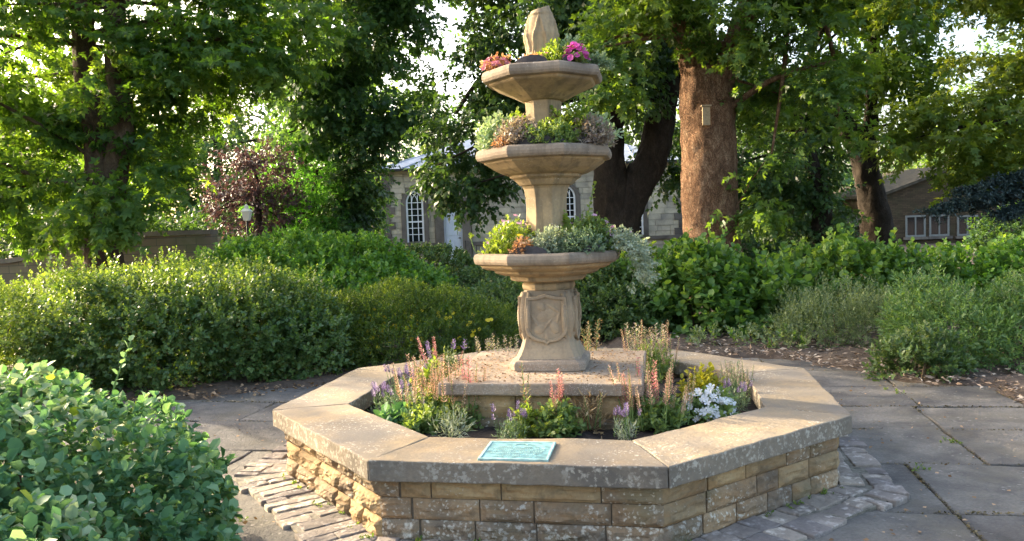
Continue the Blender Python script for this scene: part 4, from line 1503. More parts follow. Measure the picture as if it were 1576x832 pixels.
T7 = [(9.5, 14.9, 4.5, .8, .45), (9.9, 14.95, 5.0, .7, .5), (8.3, 15.2, 4.9, .7, .5), (7.53, 14.95, 5.35, 1.5, 1.2), (9.2, 14.95, 6.0, 1.1, .8), (8.2, 15.9, 4.3, .8, .5), (10.1, 14.95, 3.7, .7, .4), (8.69, 14.95, 8.0, 2.5, 1.5)]
tree('leaning_tree', 'tree with grey trunk leaning left in front of the gabled house', (9.0, 14.95, 0),
     [([(9.02, 14.95, -.05), (8.98, 14.95, .6), (8.88, 14.95, 1.6), (8.72, 14.95, 2.4), (8.45, 14.95, 3.23), (7.84, 14.95, 4.2), (7.3, 14.95, 5.4)], .44, .16),
      ([(8.6, 14.95, 2.7), (8.8, 14.95, 3.6), (8.9, 14.95, 5.7), (9.2, 14.9, 7.5)], .22, .1)], T7, 16, .15, M['L_plane'], M['bark'], T_DIA, 2.4, .45, 9, .35, 14)

T8 = [(9.75, 10.95, 4.84, 1.1, 1.0), (9.54, 10.45, 3.35, 1.4, 1.1), (8.94, 10.95, 2.93, 1.2, .75), (8.43, 11.45, 2.67, .8, .42), (9.86, 10.95, 2.38, .9, .4), (9.1, 11.95, 5.9, .8, .5), (9.85, 10.95, 6.85, 2.5, 1.2), (11.5, 10.5, 4.5, 2.0, 2.0)]
tree('sunlit_tree', 'sunlit yellow green tree spreading in from the right edge', (11.3, 10.9, 0),
     [([(11.3, 10.9, -.05), (11.25, 10.9, 2), (11.1, 10.9, 4), (10.8, 10.9, 7)], .35, .12)], T8, 17, .13, M['L_right'], M['bark'], T_PALM, 1.5, .42, 8, .3, 14)

T10 = [(-5.5, 16.0, 2.3, 1.0, .9), (-5.87, 16.95, 3.03, 1.2, 1.0), (-5.01, 16.95, 2.28, .9, .8), (-6.63, 16.95, 2.16, .9, .7), (-5.61, 17.45, 3.6, .8, .6), (-5.9, 16.9, 1.6, 1.2, .6)]
tree('green_acer', 'rounded bright green small tree behind the left shrubs', (-5.8, 17, 0),
     [([(-5.8, 17, -.05), (-5.8, 17, 1.0), (-5.75, 17.05, 2.0), (-5.6, 17.1, 3.2)], .13, .05)], T10, 18, .075, M['L_bright'], M['bark'], T_DIA, 3.0, .35, 10, .15, 8)
T11 = [(-6.75, 14.95, 2.95, .75, .6), (-6.3, 14.95, 3.0, .6, .5), (-6.4, 15.2, 2.1, .7, .6), (-7.2, 14.9, 2.2, .5, .5)]
tree('purple_smoke_tree', 'dusky purple leaved small tree above the lamp lantern', (-6.6, 15.0, 0),
     [([(-6.6, 15.0, -.05), (-6.6, 15.0, 1.2), (-6.6, 15.0, 2.9)], .12, .05)], T11, 19, .08, M['L_purple'], M['bark'], T_DIA, 3.2, .35, 10, .15, 8)

FILL = [(-4.2, 38, 5.2, 2.6, 3.7), (-26.21, 34.95, 7.11, 6.0, 6.5), (-21.69, 36.95, 7.87, 6.0, 6.5), (-14.86, 34.95, 7.05, 4.7, 4.9), (-10.9, 32.95, 5.3, 3.4, 3.9), (-7.64, 38.95, 6.0, 3.3, 3.6), (-.2, 39.95, 8.6, 3.6, 4.6), (4.22, 40.95, 8.3, 4.7, 5.2), (9.93, 39.95, 6.51, 5.4, 5.8), (15.03, 40.95, 8.0, 3.8, 5.2), (28.9, 46.0, 5.8, 5.0, 2.6), (31.07, 40.95, 6.67, 6.0, 6.5), (25.42, 50.0, 3.2, 5.0, 2.4)]
FLAB = ['low background tree in the gap right of the hanging lime', 'farthest left background tree beyond the garden wall', 'broad background tree behind the left sycamore crown', 'background tree seen right of the left sycamore crown', 'small background tree above the green acer', 'pale background tree behind the hanging lime', 'background tree rising behind the chapel roof ridge', 'background tree behind the forked trunk', 'background tree behind the orange trunk', 'tall background tree behind the ivy clad tree', 'distant tree high above the gabled house', 'background tree behind the right edge of the house', 'low distant tree left of the gable apex']
for i, ((x, y, z, rx, rz), lb) in enumerate(zip(FILL, FLAB)):
    tree('background_tree', lb, (x, y, 0), [([(x, y, -.05), (x + .1, y, z * .4), (x, y, z + rz * .3)], .35, .12)],
         [(x, y, z, rx, rz), (x - rx * .4, y - 1, z - rz * .45, rx * .7, rz * .5), (x + rx * .4, y - 1, z - rz * .45, rx * .7, rz * .5), (x, y - 1.5, z * .3, rx * .95, z * .32)], 30 + i, .26, M['L_far' if i % 3 else 'L_mid'], M['bark'], T_DIA, 1.1, 1.0, 9, .3, 6, .03, 'background trees', lr=.08)

LAUREL = []
for i, (lb, lobes) in enumerate((
        ('dark laurel mass beneath the left sycamore', [(-13.5, 16, 1.0, 2.2, 1.2, 1.3), (-10.5, 16.5, .9, 1.8, 1.2, 1.1)]),
        ('dark laurel mass behind the lamp post', [(-9.6, 21, 1.0, 1.6, 1.2, 1.3), (-7.6, 21.5, 1.1, 1.6, 1.2, 1.4), (-6.2, 20.5, .8, 1.0, 1.0, 1.1)]),
        ('dark laurel mass behind the ivy clad tree', [(8.2, 24, .9, 1.6, 1.2, 1.2), (10.5, 24.5, .8, 1.6, 1.2, 1.1)]),
        ('dark laurel mass at the right edge below the sunlit tree', [(16.5, 20, .6, 2.0, 1.2, .8), (19.5, 20, .6, 2.0, 1.2, .8)]))):
    LAUREL.append((lb, lobes))
# blue cedar: boughs of drooping needles from a trunk beyond the right edge
cd = thing('blue_cedar', 'blue green cedar with flat drooping bough at right edge before the house', 'tree', (11.6, 10.2, 0), TREES)
V, F = tube(smooth_path([(11.6, 10.2, -.05), (11.6, 10.2, 2.5), (11.6, 10.2, 6)], 10), np.linspace(.3, .08, 10), 12, 3, .02)
part('trunk', V, F, M['bark'], cd, smooth=True)
rg = np.random.default_rng(77)
PP, DD, NN, VV = [], [], [], []
for (pts, r0) in (([(11.5, 10.1, 2.2), (10.3, 9.95, 2.05), (9.2, 9.7, 1.85), (8.2, 9.45, 1.66), (7.45, 9.4, 1.48)], .06), ([(11.5, 10.1, 1.9), (10.4, 9.8, 1.75), (9.4, 9.6, 1.55), (8.75, 9.5, 1.36)], .05), ([(11.5, 10.1, 2.6), (10.6, 9.9, 2.45), (9.7, 9.8, 2.2), (8.9, 9.7, 2.0), (8.1, 9.6, 1.82)], .05), ([(11.5, 10.1, 1.5), (10.5, 9.6, 1.4), (9.6, 9.4, 1.2)], .05), ([(11.5, 10.1, 2.1), (10.4, 10.2, 1.95), (9.3, 10.1, 1.72), (8.5, 10.0, 1.55)], .05), ([(11.6, 10.2, 3.4), (12.4, 9.8, 3.2), (13.2, 9.5, 2.9)], .05), ([(11.6, 10.2, 4.2), (11.0, 9.6, 4.1), (10.6, 9.0, 3.9)], .05)):
    path = smooth_path(pts, 40)
    V, F = tube(path, np.linspace(r0, .01, 40), 6)
    b_ = part('bough', V, F, M['bark'], cd, smooth=True)
    for i in range(4, 40):
        for q in range(5):
            ln_ = rg.uniform(.12, .42)
            dr = nrm(np.array([rg.normal(0, .5) - .3, rg.normal(0, 1), rg.normal(-.1, .12)]))
            st = path[i] + rg.normal(0, .03, 3)
            for s_ in range(5):
                c = st + dr * ln_ * (s_ + .5) / 5 + np.array([0, 0, -.06 * (s_ / 5) ** 2])
                m = 9
                PP.append(np.repeat(c[None], m, 0) + rg.normal(0, .012, (m, 3)))
                DD.append(nrm(rg.normal(0, .8, (m, 3)) + dr * .6 + np.array([0, 0, .35])))
                NN.append(nrm(rg.normal(0, .6, (m, 3)) + np.array([0, 0, 1.])))
                VV.append(np.clip(rg.normal(.35 + .3 * s_ / 5, .2, m), 0, 1))
leaves('needles', np.concatenate(PP), np.concatenate(DD), np.concatenate(NN), .075, T_SLIM, M['L_cedar'], cd, np.concatenate(VV))

# board on the plane trunk
bd = thing('trunk_board', 'pale narrow wooden board fixed high on the orange trunk', 'board', (3.08, 8.40, 3.05))
part('board', *boxV(3.02, 3.15, 8.41, 8.45, 3.03, 3.34), M['wood'], bd, bevel=.006)
part('cap', *boxV(3.00, 3.17, 8.385, 8.46, 3.342, 3.37), M['wood'], bd, bevel=.004)

# ------------------------------------------------------------------ shrubs
def shrub(name, label, lobes, seed, leaf, mat, tmpl, n, k=8, L=None, up=.5, spread=.9, inner=.35, noise_amp=.12, shoots=0, shoot_mat=None, shoot_h=.2, group='garden shrubs', stems=10, out_up=.35, ret=False, shoot_leaf=None, zmin=.03, cat='shrub'):
    rg = np.random.default_rng(seed)
    Lb = np.array(lobes, float)
    base = (float(Lb[:, 0].mean()), float(Lb[:, 1].mean()), 0)
    o = thing(name, label, cat, base, group)
    area = (Lb[:, 3] * Lb[:, 4] + Lb[:, 3] * Lb[:, 5] + Lb[:, 4] * Lb[:, 5])
    S, A, dep = [], [], []
    got = 0
    while got < n:
        m = n * 2
        li = rg.choice(len(Lb), m, p=area / area.sum())
        d = nrm(rg.normal(size=(m, 3)))
        inn = rg.uniform(0, 1, m) < inner
        rr = np.where(inn, rg.uniform(.55, .92, m), rg.uniform(.93, 1.04, m))
        R = Lb[li, 3:6]
        C = Lb[li, :3] + d * R * rr[:, None]
        C = C + (d * noise_amp * (fnoise(C, 4.0, seed % 6) + .6 * fnoise(C, 11.0, seed % 6 + 1))[:, None])
        ok = C[:, 2] > zmin
        for l in Lb:
            q = np.linalg.norm((C - l[:3]) / l[3:6], axis=1)
            ok &= q > .5
            deep = (q < .80) & ~inn
            ok &= ~deep
        C, d = C[ok], nrm(d[ok] / R[ok])
        S.append(C)
        A.append(d)
        got += len(C)
    S, A = np.concatenate(S)[:n], np.concatenate(A)[:n]
    ax = nrm(A + np.array([0, 0, out_up]) + rg.normal(0, .4, (n, 3)))
    P, D, N, si = sprig_leaves(rg, S, ax, L or leaf * 2.6, k, spread, up, .35)
    cl = .5 + .5 * np.clip(fnoise(S, 5.0, (seed + 2) % 6) + rg.normal(0, .3, n), -1, 1)
    v = np.clip(.55 * rg.uniform(0, 1, len(P)) + .45 * cl[si], 0, 1)
    ok = P[:, 2] > .01
    P, D, N, v = P[ok], D[ok], N[ok], v[ok]
    size = rg.uniform(.65, 1.2, len(P)) * leaf
    if ret:
        size = leaf * np.clip(rg.normal(.85, .22, len(P)), .4, 1.3)
        return o, P, D, N, v, size, rg
    leaves('foliage', P, D, N, size, tmpl, mat, o, v)
    if shoots:
        top = np.argsort(-(S[:, 2] + .25 * rg.uniform(0, 1, n)))[:int(shoots * 2.5)]
        pick = rg.choice(top, shoots, replace=False)
        hh = rg.uniform(.4, 1.1, shoots) * shoot_h
        ax2 = nrm(np.array([0, 0, 1.]) + rg.normal(0, .28, (shoots, 3)))
        kk = 12
        P, D, N, si = sprig_leaves(rg, S[pick], ax2, hh, kk, .95, .3, .35)
        leaves('young_shoots', P, D, N, rg.uniform(.6, 1.1, len(P)) * (shoot_leaf or leaf), tmpl, shoot_mat or mat, o, rg.uniform(0, 1, len(P)))
    pick = rg.choice(n, min(stems, n), replace=False)
    for c in pick:
        a = (base[0] * .6 + S[c][0] * .4 + rg.normal(0, .05), base[1] * .6 + S[c][1] * .4 + rg.normal(0, .05), -.02)
        V, F = tube(limb_path(a, S[c], .05, 6, rg), np.linspace(.014, .004, 6), 5)
        part('stem', V, F, M['stem'], o, smooth=True)
    return o


# clipped dark hedge-like shrub on the left
shrub('cotoneaster_shrub', 'large dark clipped shrub with yellow sunlit shoots at the left', [(-4.35, 2.9, .44, .7, .75, .54), (-3.65, 2.75, .42, .65, .70, .55), (-3.0, 2.95, .37, .58, .66, .50), (-2.45, 3.05, .28, .42, .5, .38), (-3.6, 3.5, .42, 1.1, .7, .55)], 41,  .048, M['L_hedge'], T_DIA, 7000, 8, .11, .5, .95, .3, .20, 1100, M['L_hedgetop'], .27, shoot_leaf=.040, stems=14)
shrub('golden_shrub', 'yellow sunlit shrub at the far left edge behind the near foliage', [(-5.6, 2.7, .42, .75, .8, .56), (-5.0, 2.2, .30, .42, .45, .42), (-6.4, 3.2, .45, .8, .9, .58)], 42, .040, M['L_hedgetop'], T_DIA, 3000, 8, .10, .5, .95, .3, .08, 250, M['L_hedgetop'], .18)
shrub('flowering_shrub', 'feathery sunlit shrub with loose shoots behind the dark clipped shrub', [(-5.4, 4.6, .42, 1.0, .8, .56), (-4.3, 4.6, .46, .8, .7, .60), (-3.3, 4.5, .42, .6, .6, .54)], 43, .042, M['L_hedgetop'], T_DIA, 3600, 8, .11, .5, .9, .3, .1, 420, M['L_hedgetop'], .30, stems=16)
shrub('leafy_green_shrub', 'fresh green rounded shrub below the chapel window', [(-3.6, 6.6, .62, .95, .9, .68), (-2.6, 6.5, .6, .85, .85, .62), (-1.85, 6.2, .42, .6, .7, .46), (-2.6, 5.3, .34, .8, .6, .38), (-4.4, 6.6, .5, .7, .7, .6)], 44, .072, M['L_shrub'], T_DIA, 4600, 8, .17, .7, .9, .3, .20, 200, M['L_shrub'], .22)
hy = shrub('hypericum_shrub', 'low shrub dotted with yellow flowers left of the pedestal', [(-2.1, 3.6, .32, .5, .45, .40), (-1.6, 3.75, .38, .5, .5, .44), (-1.1, 3.9, .33, .5, .5, .36), (-.65, 4.1, .25, .42, .45, .28), (-1.5, 3.3, .2, .6, .3, .28)], 45, .042, M['L_hyp'], T_SLIM, 5200, 9, .12, .5, .95, .25, .07, 260, M['L_lime'], .14, shoot_leaf=.04)
shrub('dark_shrub', 'dark dense shrub behind the pedestal on its left', [(-1.5, 7.6, .5, .8, .7, .60), (-.5, 7.0, .35, .8, .7, .45), (-.2, 5.6, .25, .7, .7, .42), (.5, 6.3, .3, .7, .7, .50)], 46, .055, M['L_olive'], T_DIA, 4600, 8, .13, .5, .9, .25, .1, 80, M['L_olive'], .12)
shrub('bramble_bush', 'bright green broad leaved bush right of the pedestal', [(1.55, 5.4, .38, .5, .55, .44), (2.25, 5.3, .42, .55, .55, .52), (2.85, 5.1, .34, .45, .5, .42), (2.0, 4.85, .2, .55, .4, .30), (2.7, 4.7, .16, .4, .35, .24)], 47, .095, M['L_rasp'], T_RND, 1250, 7, .20, .9, .9, .3, .2, 90, M['L_rasp'], .34, stems=14)
shrub('olive_bush', 'thin olive green bush close behind the pedestal on its right', [(.95, 5.4, .35, .5, .5, .50), (1.2, 4.9, .25, .35, .35, .35)], 56, .055, M['L_olive'], T_OVAL, 1300, 8, .14, .5, .9, .25, .1, 40, M['L_shrub'], .2)
shrub('bramble_thicket', 'long leafy thicket under the leaning trunk', [(3.6, 5.5, .3, .5, .55, .44), (4.3, 5.6, .36, .55, .6, .50), (5.0, 5.5, .34, .55, .6, .42)], 48, .085, M['L_rasp'], T_RND, 1250, 7, .20, .8, .9, .3, .2, 110, M['L_rasp'], .36, stems=14)
shrub('bramble_thicket', 'leafy thicket at the right edge below the cedar bough', [(5.8, 5.5, .36, .55, .6, .46), (6.5, 5.3, .36, .65, .7, .46), (7.3, 5.3, .36, .65, .7, .46)], 49, .075, M['L_shrub'], T_RND, 1500, 7, .19, .8, .9, .3, .2, 110, M['L_rasp'], .34, stems=12)
shrub('fine_grey_shrub', 'fine grey green low shrub in the middle of the right bed', [(3.2, 3.75, .16, .5, .45, .24), (3.75, 3.7, .16, .5, .45, .27), (3.5, 4.2, .2, .6, .4, .30)], 50, .036, M['L_grey'], T_SLIM, 1700, 10, .16, .4, .7, .35, .16, 420, M['L_grey'], .24, shoot_leaf=.034)
shrub('spreading_juniper', 'dense low green shrub at the right edge of the paving bed', [(3.95, 2.6, .25, .55, .55, .38), (4.75, 2.5, .28, .6, .6, .42), (4.4, 2.15, .18, .5, .4, .28), (5.4, 2.4, .28, .6, .6, .4)], 51, .052, M['L_green'], T_SLIM, 3600, 10, .15, .4, .8, .3, .16, 380, M['L_grey'], .22, shoot_leaf=.04)
shrub('bushy_herb', 'small mid green bushy herb on the corner of the paving', [(3.05, 1.75, .10, .18, .2, .18), (3.38, 1.85, .12, .26, .24, .17)], 52, .042, M['L_olive'], T_OVAL, 420, 9, .12, .6, .9, .3, .10, 60, M['L_grey'], .15)
shrub('weedy_seedlings', 'straggly weeds on the mulch beside the planter', [(2.75, 3.55, .06, .5, .35, .10), (2.2, 3.9, .06, .5, .3, .10)], 53, .05, M['L_grey'], T_OVAL, 200, 6, .10, .6, .9, .3, .05, 20, M['L_rasp'], .16, stems=4, zmin=.0)

for i, (lb, lobes) in enumerate(LAUREL):
    shrub('laurel_shrub', lb, lobes, 60 + i, .14, M['L_dark'], T_DIA, 1500, 8, .3, .6, .9, .3, .25, 0, stems=4, group='background laurels')

# yellow flowers on the hypericum
def flower_mesh(name, mat, cmat=None, petals=5, cup=.25, wd=1.0):
    V, F = [], []
    for i in range(petals):
        a = 2 * math.pi * i / petals
        c, s = math.cos(a), math.sin(a)
        k = len(V)
        for x, y, z in ((0, 0, 0), (.24, .28, cup * .5), (.27, .42, cup * .8), (0, .5, cup), (-.27, .42, cup * .8), (-.24, .28, cup * .5)):
            x *= wd
            V.append((x * c - y * s, x * s + y * c, z))
        F += [(k, k + 1, k + 2, k + 3), (k, k + 3, k + 4, k + 5)]
    return mesh_of(name, V, F, mat)


FL = {q: flower_mesh('flower_' + q, M['F_' + q], cup=.22, wd=.62 if q == 'white' else 1.0) for q in ('yellow', 'white', 'pink', 'palepink', 'coral', 'purple')}


def put(me, name, parent, P, nvec, size, spin=0.0):
    o = bpy.data.objects.new(name, me)
    COL.objects.link(o)
    o.parent = parent
    q = Vector(nvec).normalized().to_track_quat('Z', 'Y')
    m = Matrix.Translation(Vector(P) - origin_of(parent)) @ q.to_matrix().to_4x4() @ Matrix.Rotation(spin, 4, 'Z') @ Matrix.Diagonal((size, size, size, 1))
    o.matrix_local = m
    return o


rg = np.random.default_rng(99)
for i in range(70):
    u = rg.uniform(-2.35, -.5)
    z = rg.uniform(.12, .62 - .12 * abs(u + 1.6))
    y = 3.28 + .30 * (u + 2.3) * .45 + (z - .1) * .42 - .1
    put(FL['yellow'], 'flower', hy, (u, y, z), (rg.normal(0, .3), -1, .6 + rg.normal(0, .3)), rg.uniform(.035, .055), rg.uniform(0, 6))

# near glossy shrub, biggest leaves are parts of their own
o, P, D, N, v, size, rg = shrub('euonymus_shrub', 'glossy light green shrub filling the near left corner', [(-2.62, -1.75, .26, .98, .75, .55), (-3.35, -1.6, .32, .9, .8, .60), (-2.03, -1.98, .12, .48, .58, .37), (-2.5, -2.6, .2, .9, .6, .45)], 54, .052, M['L_near'], T_RND, 5200, 6, .075, .8, 1.0, .3, .06, ret=True, stems=0)
vr = (fnoise(P, 6.0, 3) + rg.normal(0, .25, len(P))) > .55
camP = np.array([-.268, -5.05, 1.44])
dc = np.linalg.norm(P - camP, axis=1)
facing = (P[:, 2] * .5 - (dc - 3) * .25 + P[:, 0] * .10) + rg.normal(0, .12, len(P))
inview = (P[:, 0] > -2.9) & (P[:, 0] > -.268 - .64 * (P[:, 1] + 5.05)) & (P[:, 1] > -2.6)
order = np.argsort(-(facing + inview * 10))[:900]
sel = rg.choice(order, 300, replace=False)
mask = np.ones(len(P), bool)
mask[sel] = False
yl = rg.uniform(0, 1, len(P)) < .03
for nm, mt, m2 in (('foliage', 'L_near', mask & ~vr & ~yl), ('variegated_foliage', 'L_varie', mask & vr & ~yl), ('yellowed_foliage', 'L_lime', mask & yl)):
    half_ = rg.uniform(0, 1, len(P)) < .5
    leaves(nm, P[m2 & half_], D[m2 & half_], N[m2 & half_], size[m2 & half_], T_RND, M[mt], o, v[m2 & half_])
    leaves(nm, P[m2 & ~half_], D[m2 & ~half_], N[m2 & ~half_], size[m2 & ~half_], T_CURL, M[mt], o, v[m2 & ~half_])
LM = []
for i in range(8):
    for mt in ('L_near', 'L_varie'):
        tm_ = T_RND if i % 2 else T_CURL
        me = mesh_of('leaf_shape', tm_[0], tm_[1], M[mt])
        a_ = me.attributes.new('v', 'FLOAT', 'FACE')
        a_.data.foreach_set('value', [.15 + i * .1] * len(me.polygons))
        LM.append(me)
S_, D_, N_ = leaf_frames(D, N)
oo_ = np.array(origin_of(o))
for i in sel:
    me = LM[2 * int(min(7, v[i] * 8)) + (1 if vr[i] else 0)]
    lf = bpy.data.objects.new('leaf', me)
    COL.objects.link(lf)
    lf.parent = o
    p = P[i] - oo_
    m = Matrix(((S_[i][0], D_[i][0], N_[i][0], p[0]), (S_[i][1], D_[i][1], N_[i][1], p[1]), (S_[i][2], D_[i][2], N_[i][2], p[2]), (0, 0, 0, 1)))
    lf.matrix_local = m @ Matrix.Diagonal((size[i], size[i], size[i], 1))
for i in range(16):
    c = P[rg.integers(len(P))]
    V, F = tube(limb_path((c[0] * .7 - .8, c[1] * .8 - .3, -.02), c, .03, 6, rg), np.linspace(.012, .004, 6), 5)
    part('stem', V, F, M['stem'], o, smooth=True)
# tall shoot
V, F = tube(smooth_path([(-2.15, -1.45, .55), (-2.12, -1.43, .75), (-2.04, -1.40, .97)], 8), np.linspace(.006, .003, 8), 5)
part('tall_shoot', V, F, M['gstem'], o)
Pq, Dq, Nq, _ = sprig_leaves(rg, np.array([(-2.12, -1.43, .76)]), np.array([(.08, .03, .22)]), .24, 9, 1.0, .5, .2)
leaves('shoot_leaves', Pq, Dq, Nq, .038, T_RND, M['L_near'], o, np.full(len(Pq), .8))

# ------------------------------------------------------------------ bedding plants
def spike_mesh(name, fmat, frac=.55, nfl=26, wid=.05, fsize=.075, seed=0):
    rg = np.random.default_rng(seed)
    V, F = tube([(0, 0, 0), (.01, .0, .5), (0, .01, 1.0)], [.012, .009, .004], 4)
    V = [tuple(p) for p in V]
    mi = [0] * len(F)
    for i in range(nfl):
        t = 1 - frac + frac * (i + .3) / nfl
        a = i * 2.4 + rg.uniform(-.4, .4)
        w = wid * (1.15 - .7 * (i / nfl))
        k = len(V)
        d = np.array([math.cos(a), math.sin(a), .65])
        s = np.array([-math.sin(a), math.cos(a), 0])
        b = np.array([math.cos(a) * .008, math.sin(a) * .008, t])
        L_ = fsize * rg.uniform(.7, 1.2) * (1.1 - .5 * i / nfl)
        for p in (b, b + d * L_ * .5 + s * L_ * .32, b + d * L_, b + d * L_ * .5 - s * L_ * .32):
            V.append(tuple(p))
        F.append((k, k + 1, k + 2, k + 3))
        mi.append(1)
    me = mesh_of(name, V, F, [M['gstem'], fmat], mat_idx=mi)
    a_ = me.attributes.new('v', 'FLOAT', 'FACE')
    a_.data.foreach_set('value', list(rg.uniform(0, 1, len(F))))
    return me


SPK = {'salmon': [spike_mesh('spike_salmon', M['F_salmon'], .60, 74, .04, .050, i) for i in range(3)],
       'pinkred': [spike_mesh('spike_pink', M['F_pinkred'], .6, 76, .04, .066, i) for i in range(3)],
       'purple': [spike_mesh('spike_lavender', M['F_purple'], .26, 26, .05, .085, i) for i in range(3)],
       'dry': [spike_mesh('spike_dry', M['L_dry'], .6, 30, .04, .07, i) for i in range(3)],
       'mauve': [spike_mesh('spike_mauve', M['L_mauve'], .4, 26, .04, .08, i) for i in range(3)]}


def bedding(name, label, x, y, z, r, h, mat, leaf, n, k=7, tmpl=T_OVAL, spikes=(), blooms=(), group='bedding plants in the planter', lean=(0, 0), seed=0, up=.5, flat=1.0, cat='plant'):
    """spikes: (kind, count, height, spread); blooms: (kind, count, size)"""
    rg = np.random.default_rng(seed + int(abs(x * 1000) + abs(y * 777)))
    o = thing(name, label, cat, (x, y, z), group)
    if group == 'bedding plants in the planter':
        n, r = int(n * .8), r * .9
    d = nrm(np.abs(rg.normal(size=(n, 3))) * np.sign(rg.normal(size=(n, 3)) + np.array([0, 0, 9])))
    rr = rg.uniform(.25, 1.0, n) ** .6
    S = np.array([x, y, z]) + d * np.array([r, r, h * flat]) * rr[:, None] + np.array([lean[0], lean[1], 0]) * (d[:, 2:3] * rr[:, None]) * h
    A = nrm(d * np.array([1 / r, 1 / r, 1 / h]) * r + np.array([0, 0, .6]) + rg.normal(0, .4, (n, 3)))
    P, D, N, si = sprig_leaves(rg, S - A * leaf, A, leaf * 2.4, k, .95, up, .35)
    cl = rg.uniform(0, 1, n)
    v = np.clip(.5 * rg.uniform(0, 1, len(P)) + .5 * cl[si], 0, 1)
    leaves('foliage', P, D, N, rg.uniform(.65, 1.2, len(P)) * leaf, tmpl, mat, o, v)
    for kind, cnt, hh, sp in spikes:
        for i in range(cnt):
            a = rg.uniform(0, 6.28)
            q = math.sqrt(rg.uniform(0, 1)) * sp
            bx, by = x + q * math.cos(a), y + q * math.sin(a)
            nv = np.array([math.cos(a) * q * .9 + rg.normal(0, .12) + lean[0] * .4, math.sin(a) * q * .9 + rg.normal(0, .12) + lean[1] * .4, 1.0])
            put(SPK[kind][i % 3], 'flower_spike', o, (bx, by, z + .02), nv, hh * rg.uniform(.62, .98), rg.uniform(0, 6))
    for kind, cnt, sz in blooms:
        for i in range(cnt):
            dd = nrm(np.abs(rg.normal(size=3)) * np.sign(rg.normal(size=3) + np.array([0, -.4, 9])))
            pp = np.array([x, y, z]) + dd * np.array([r, r, h]) * rg.uniform(.9, 1.12)
            pp[2] += leaf * .6
            put(FL[kind], 'flower', o, pp, dd + np.array([0, -.35, .4]) + rg.normal(0, .25, 3), sz * rg.uniform(.75, 1.2), rg.uniform(0, 6))
    return o


SZ = .285
bedding('lavender_plant', 'purple lavender clump at the left inner corner of the planter', -1.05, -.12, SZ, .12, .13, M['L_lav'], .035, 130, 7, T_NEEDLE, [('purple', 22, .22, .12)])
bedding('lavender_plant', 'purple lavender behind the corner clump, further back along the left side', -.99, .30, SZ, .13, .15, M['L_lav'], .035, 150, 7, T_NEEDLE, [('purple', 24, .24, .13)])
bedding('salvia_plant', 'salvia with salmon spikes at the left, next to the lavender', -.80, -.28, SZ, .16, .15, M['L_bed'], .036, 210, 7, T_OVAL, [('salmon', 24, .40, .16)])
bedding('salvia_plant', 'salvia with salmon spikes in front of the left plinth corner', -.58, -.42, SZ, .12, .14, M['L_bed'], .036, 170, 7, T_OVAL, [('salmon', 17, .38, .14), ('pinkred', 2, .42, .06)])
bedding('golden_herb', 'yellow green upright herb behind the left salmon salvia', -.82, .12, SZ, .11, .28, M['L_lime'], .04, 120, 7, T_OVAL, [('salmon', 6, .36, .08)])
bedding('cabbage_seedling', 'pale round leaved seedling near the left inner coping', -.99, -.42, SZ, .08, .06, M['L_near'], .055, 34, 6, T_RND)
bedding('silver_grass_plant', 'silvery grass tuft near the front left inner corner', -.63, -.70, SZ, .08, .14, M['L_silver'], .05, 70, 7, T_HAIR)
bedding('small_salvia', 'leafy green clump in front of the left salvias', -.80, -.52, SZ, .11, .08, M['L_bed'], .042, 90, 7, T_OVAL, [('mauve', 4, .26, .08)])
bedding('mauve_scabious', 'loose mauve and crimson flowered plant at the back left of the plinth', -.80, .85, SZ, .20, .22, M['L_grey'], .04, 170, 7, T_SLIM, [('purple', 8, .32, .16), ('pinkred', 4, .36, .12)])
bedding('lavender_plant', 'small pale lavender at the front left of the plaque', -.30, -.80, SZ, .09, .10, M['L_lav'], .03, 70, 7, T_NEEDLE, [('purple', 12, .20, .08)])
bedding('golden_herb', 'small yellow herb with one pale stalk at the middle front', -.22, -.68, SZ, .08, .16, M['L_lime'], .038, 70, 7, T_OVAL, [('dry', 2, .40, .03)])
bedding('salvia_plant', 'green salvia with few pink spikes at the middle front', -.04, -.72, SZ, .12, .17, M['L_bed'], .034, 220, 7, T_OVAL, [('pinkred', 5, .36, .05)])
bedding('dry_grass_tuft', 'brown dry grass tuft beside the middle salvia', .13, -.64, SZ, .10, .16, M['L_dry'], .06, 45, 6, T_NEEDLE, [('dry', 7, .22, .08)])
bedding('lavender_plant', 'neat little silver leaved lavender with purple heads at the front right', .30, -.87, SZ, .07, .08, M['L_silver'], .03, 60, 7, T_NEEDLE, [('purple', 10, .22, .07)])
bedding('salvia_plant', 'largest salvia with many salmon spikes right of the pedestal', .52, -.60, SZ, .17, .14, M['L_bed'], .036, 300, 7, T_OVAL, [('salmon', 30, .37, .20), ('pinkred', 5, .38, .16)])
bedding('white_petunia', 'low plant covered with white flowers at the right', .84, -.50, SZ, .16, .15, M['L_bed'], .04, 190, 7, T_OVAL, [], [('white', 110, .044)], lean=(.3, 0))
bedding('golden_euonymus', 'bright yellow leaved little bush behind the white flowers', .92, .02, SZ, .13, .19, M['L_yel'], .038, 130, 7, T_OVAL)
bedding('blue_scabious', 'small purple flowered plant right of the white flowers', 1.06, -.26, SZ, .09, .10, M['L_lav'], .03, 70, 7, T_NEEDLE, [('purple', 14, .17, .08)])
bedding('seedhead_plant', 'pale green seedheads at the right inner corner', 1.15, .05, SZ, .12, .18, M['L_lav'], .035, 90, 6, T_NEEDLE, [('mauve', 14, .26, .10)])
bedding('salvia_plant', 'tall reddish salvia at the back right corner of the plinth', .74, .78, SZ, .19, .26, M['L_bed'], .042, 240, 7, T_SLIM, [('salmon', 18, .42, .17), ('mauve', 18, .42, .18)])
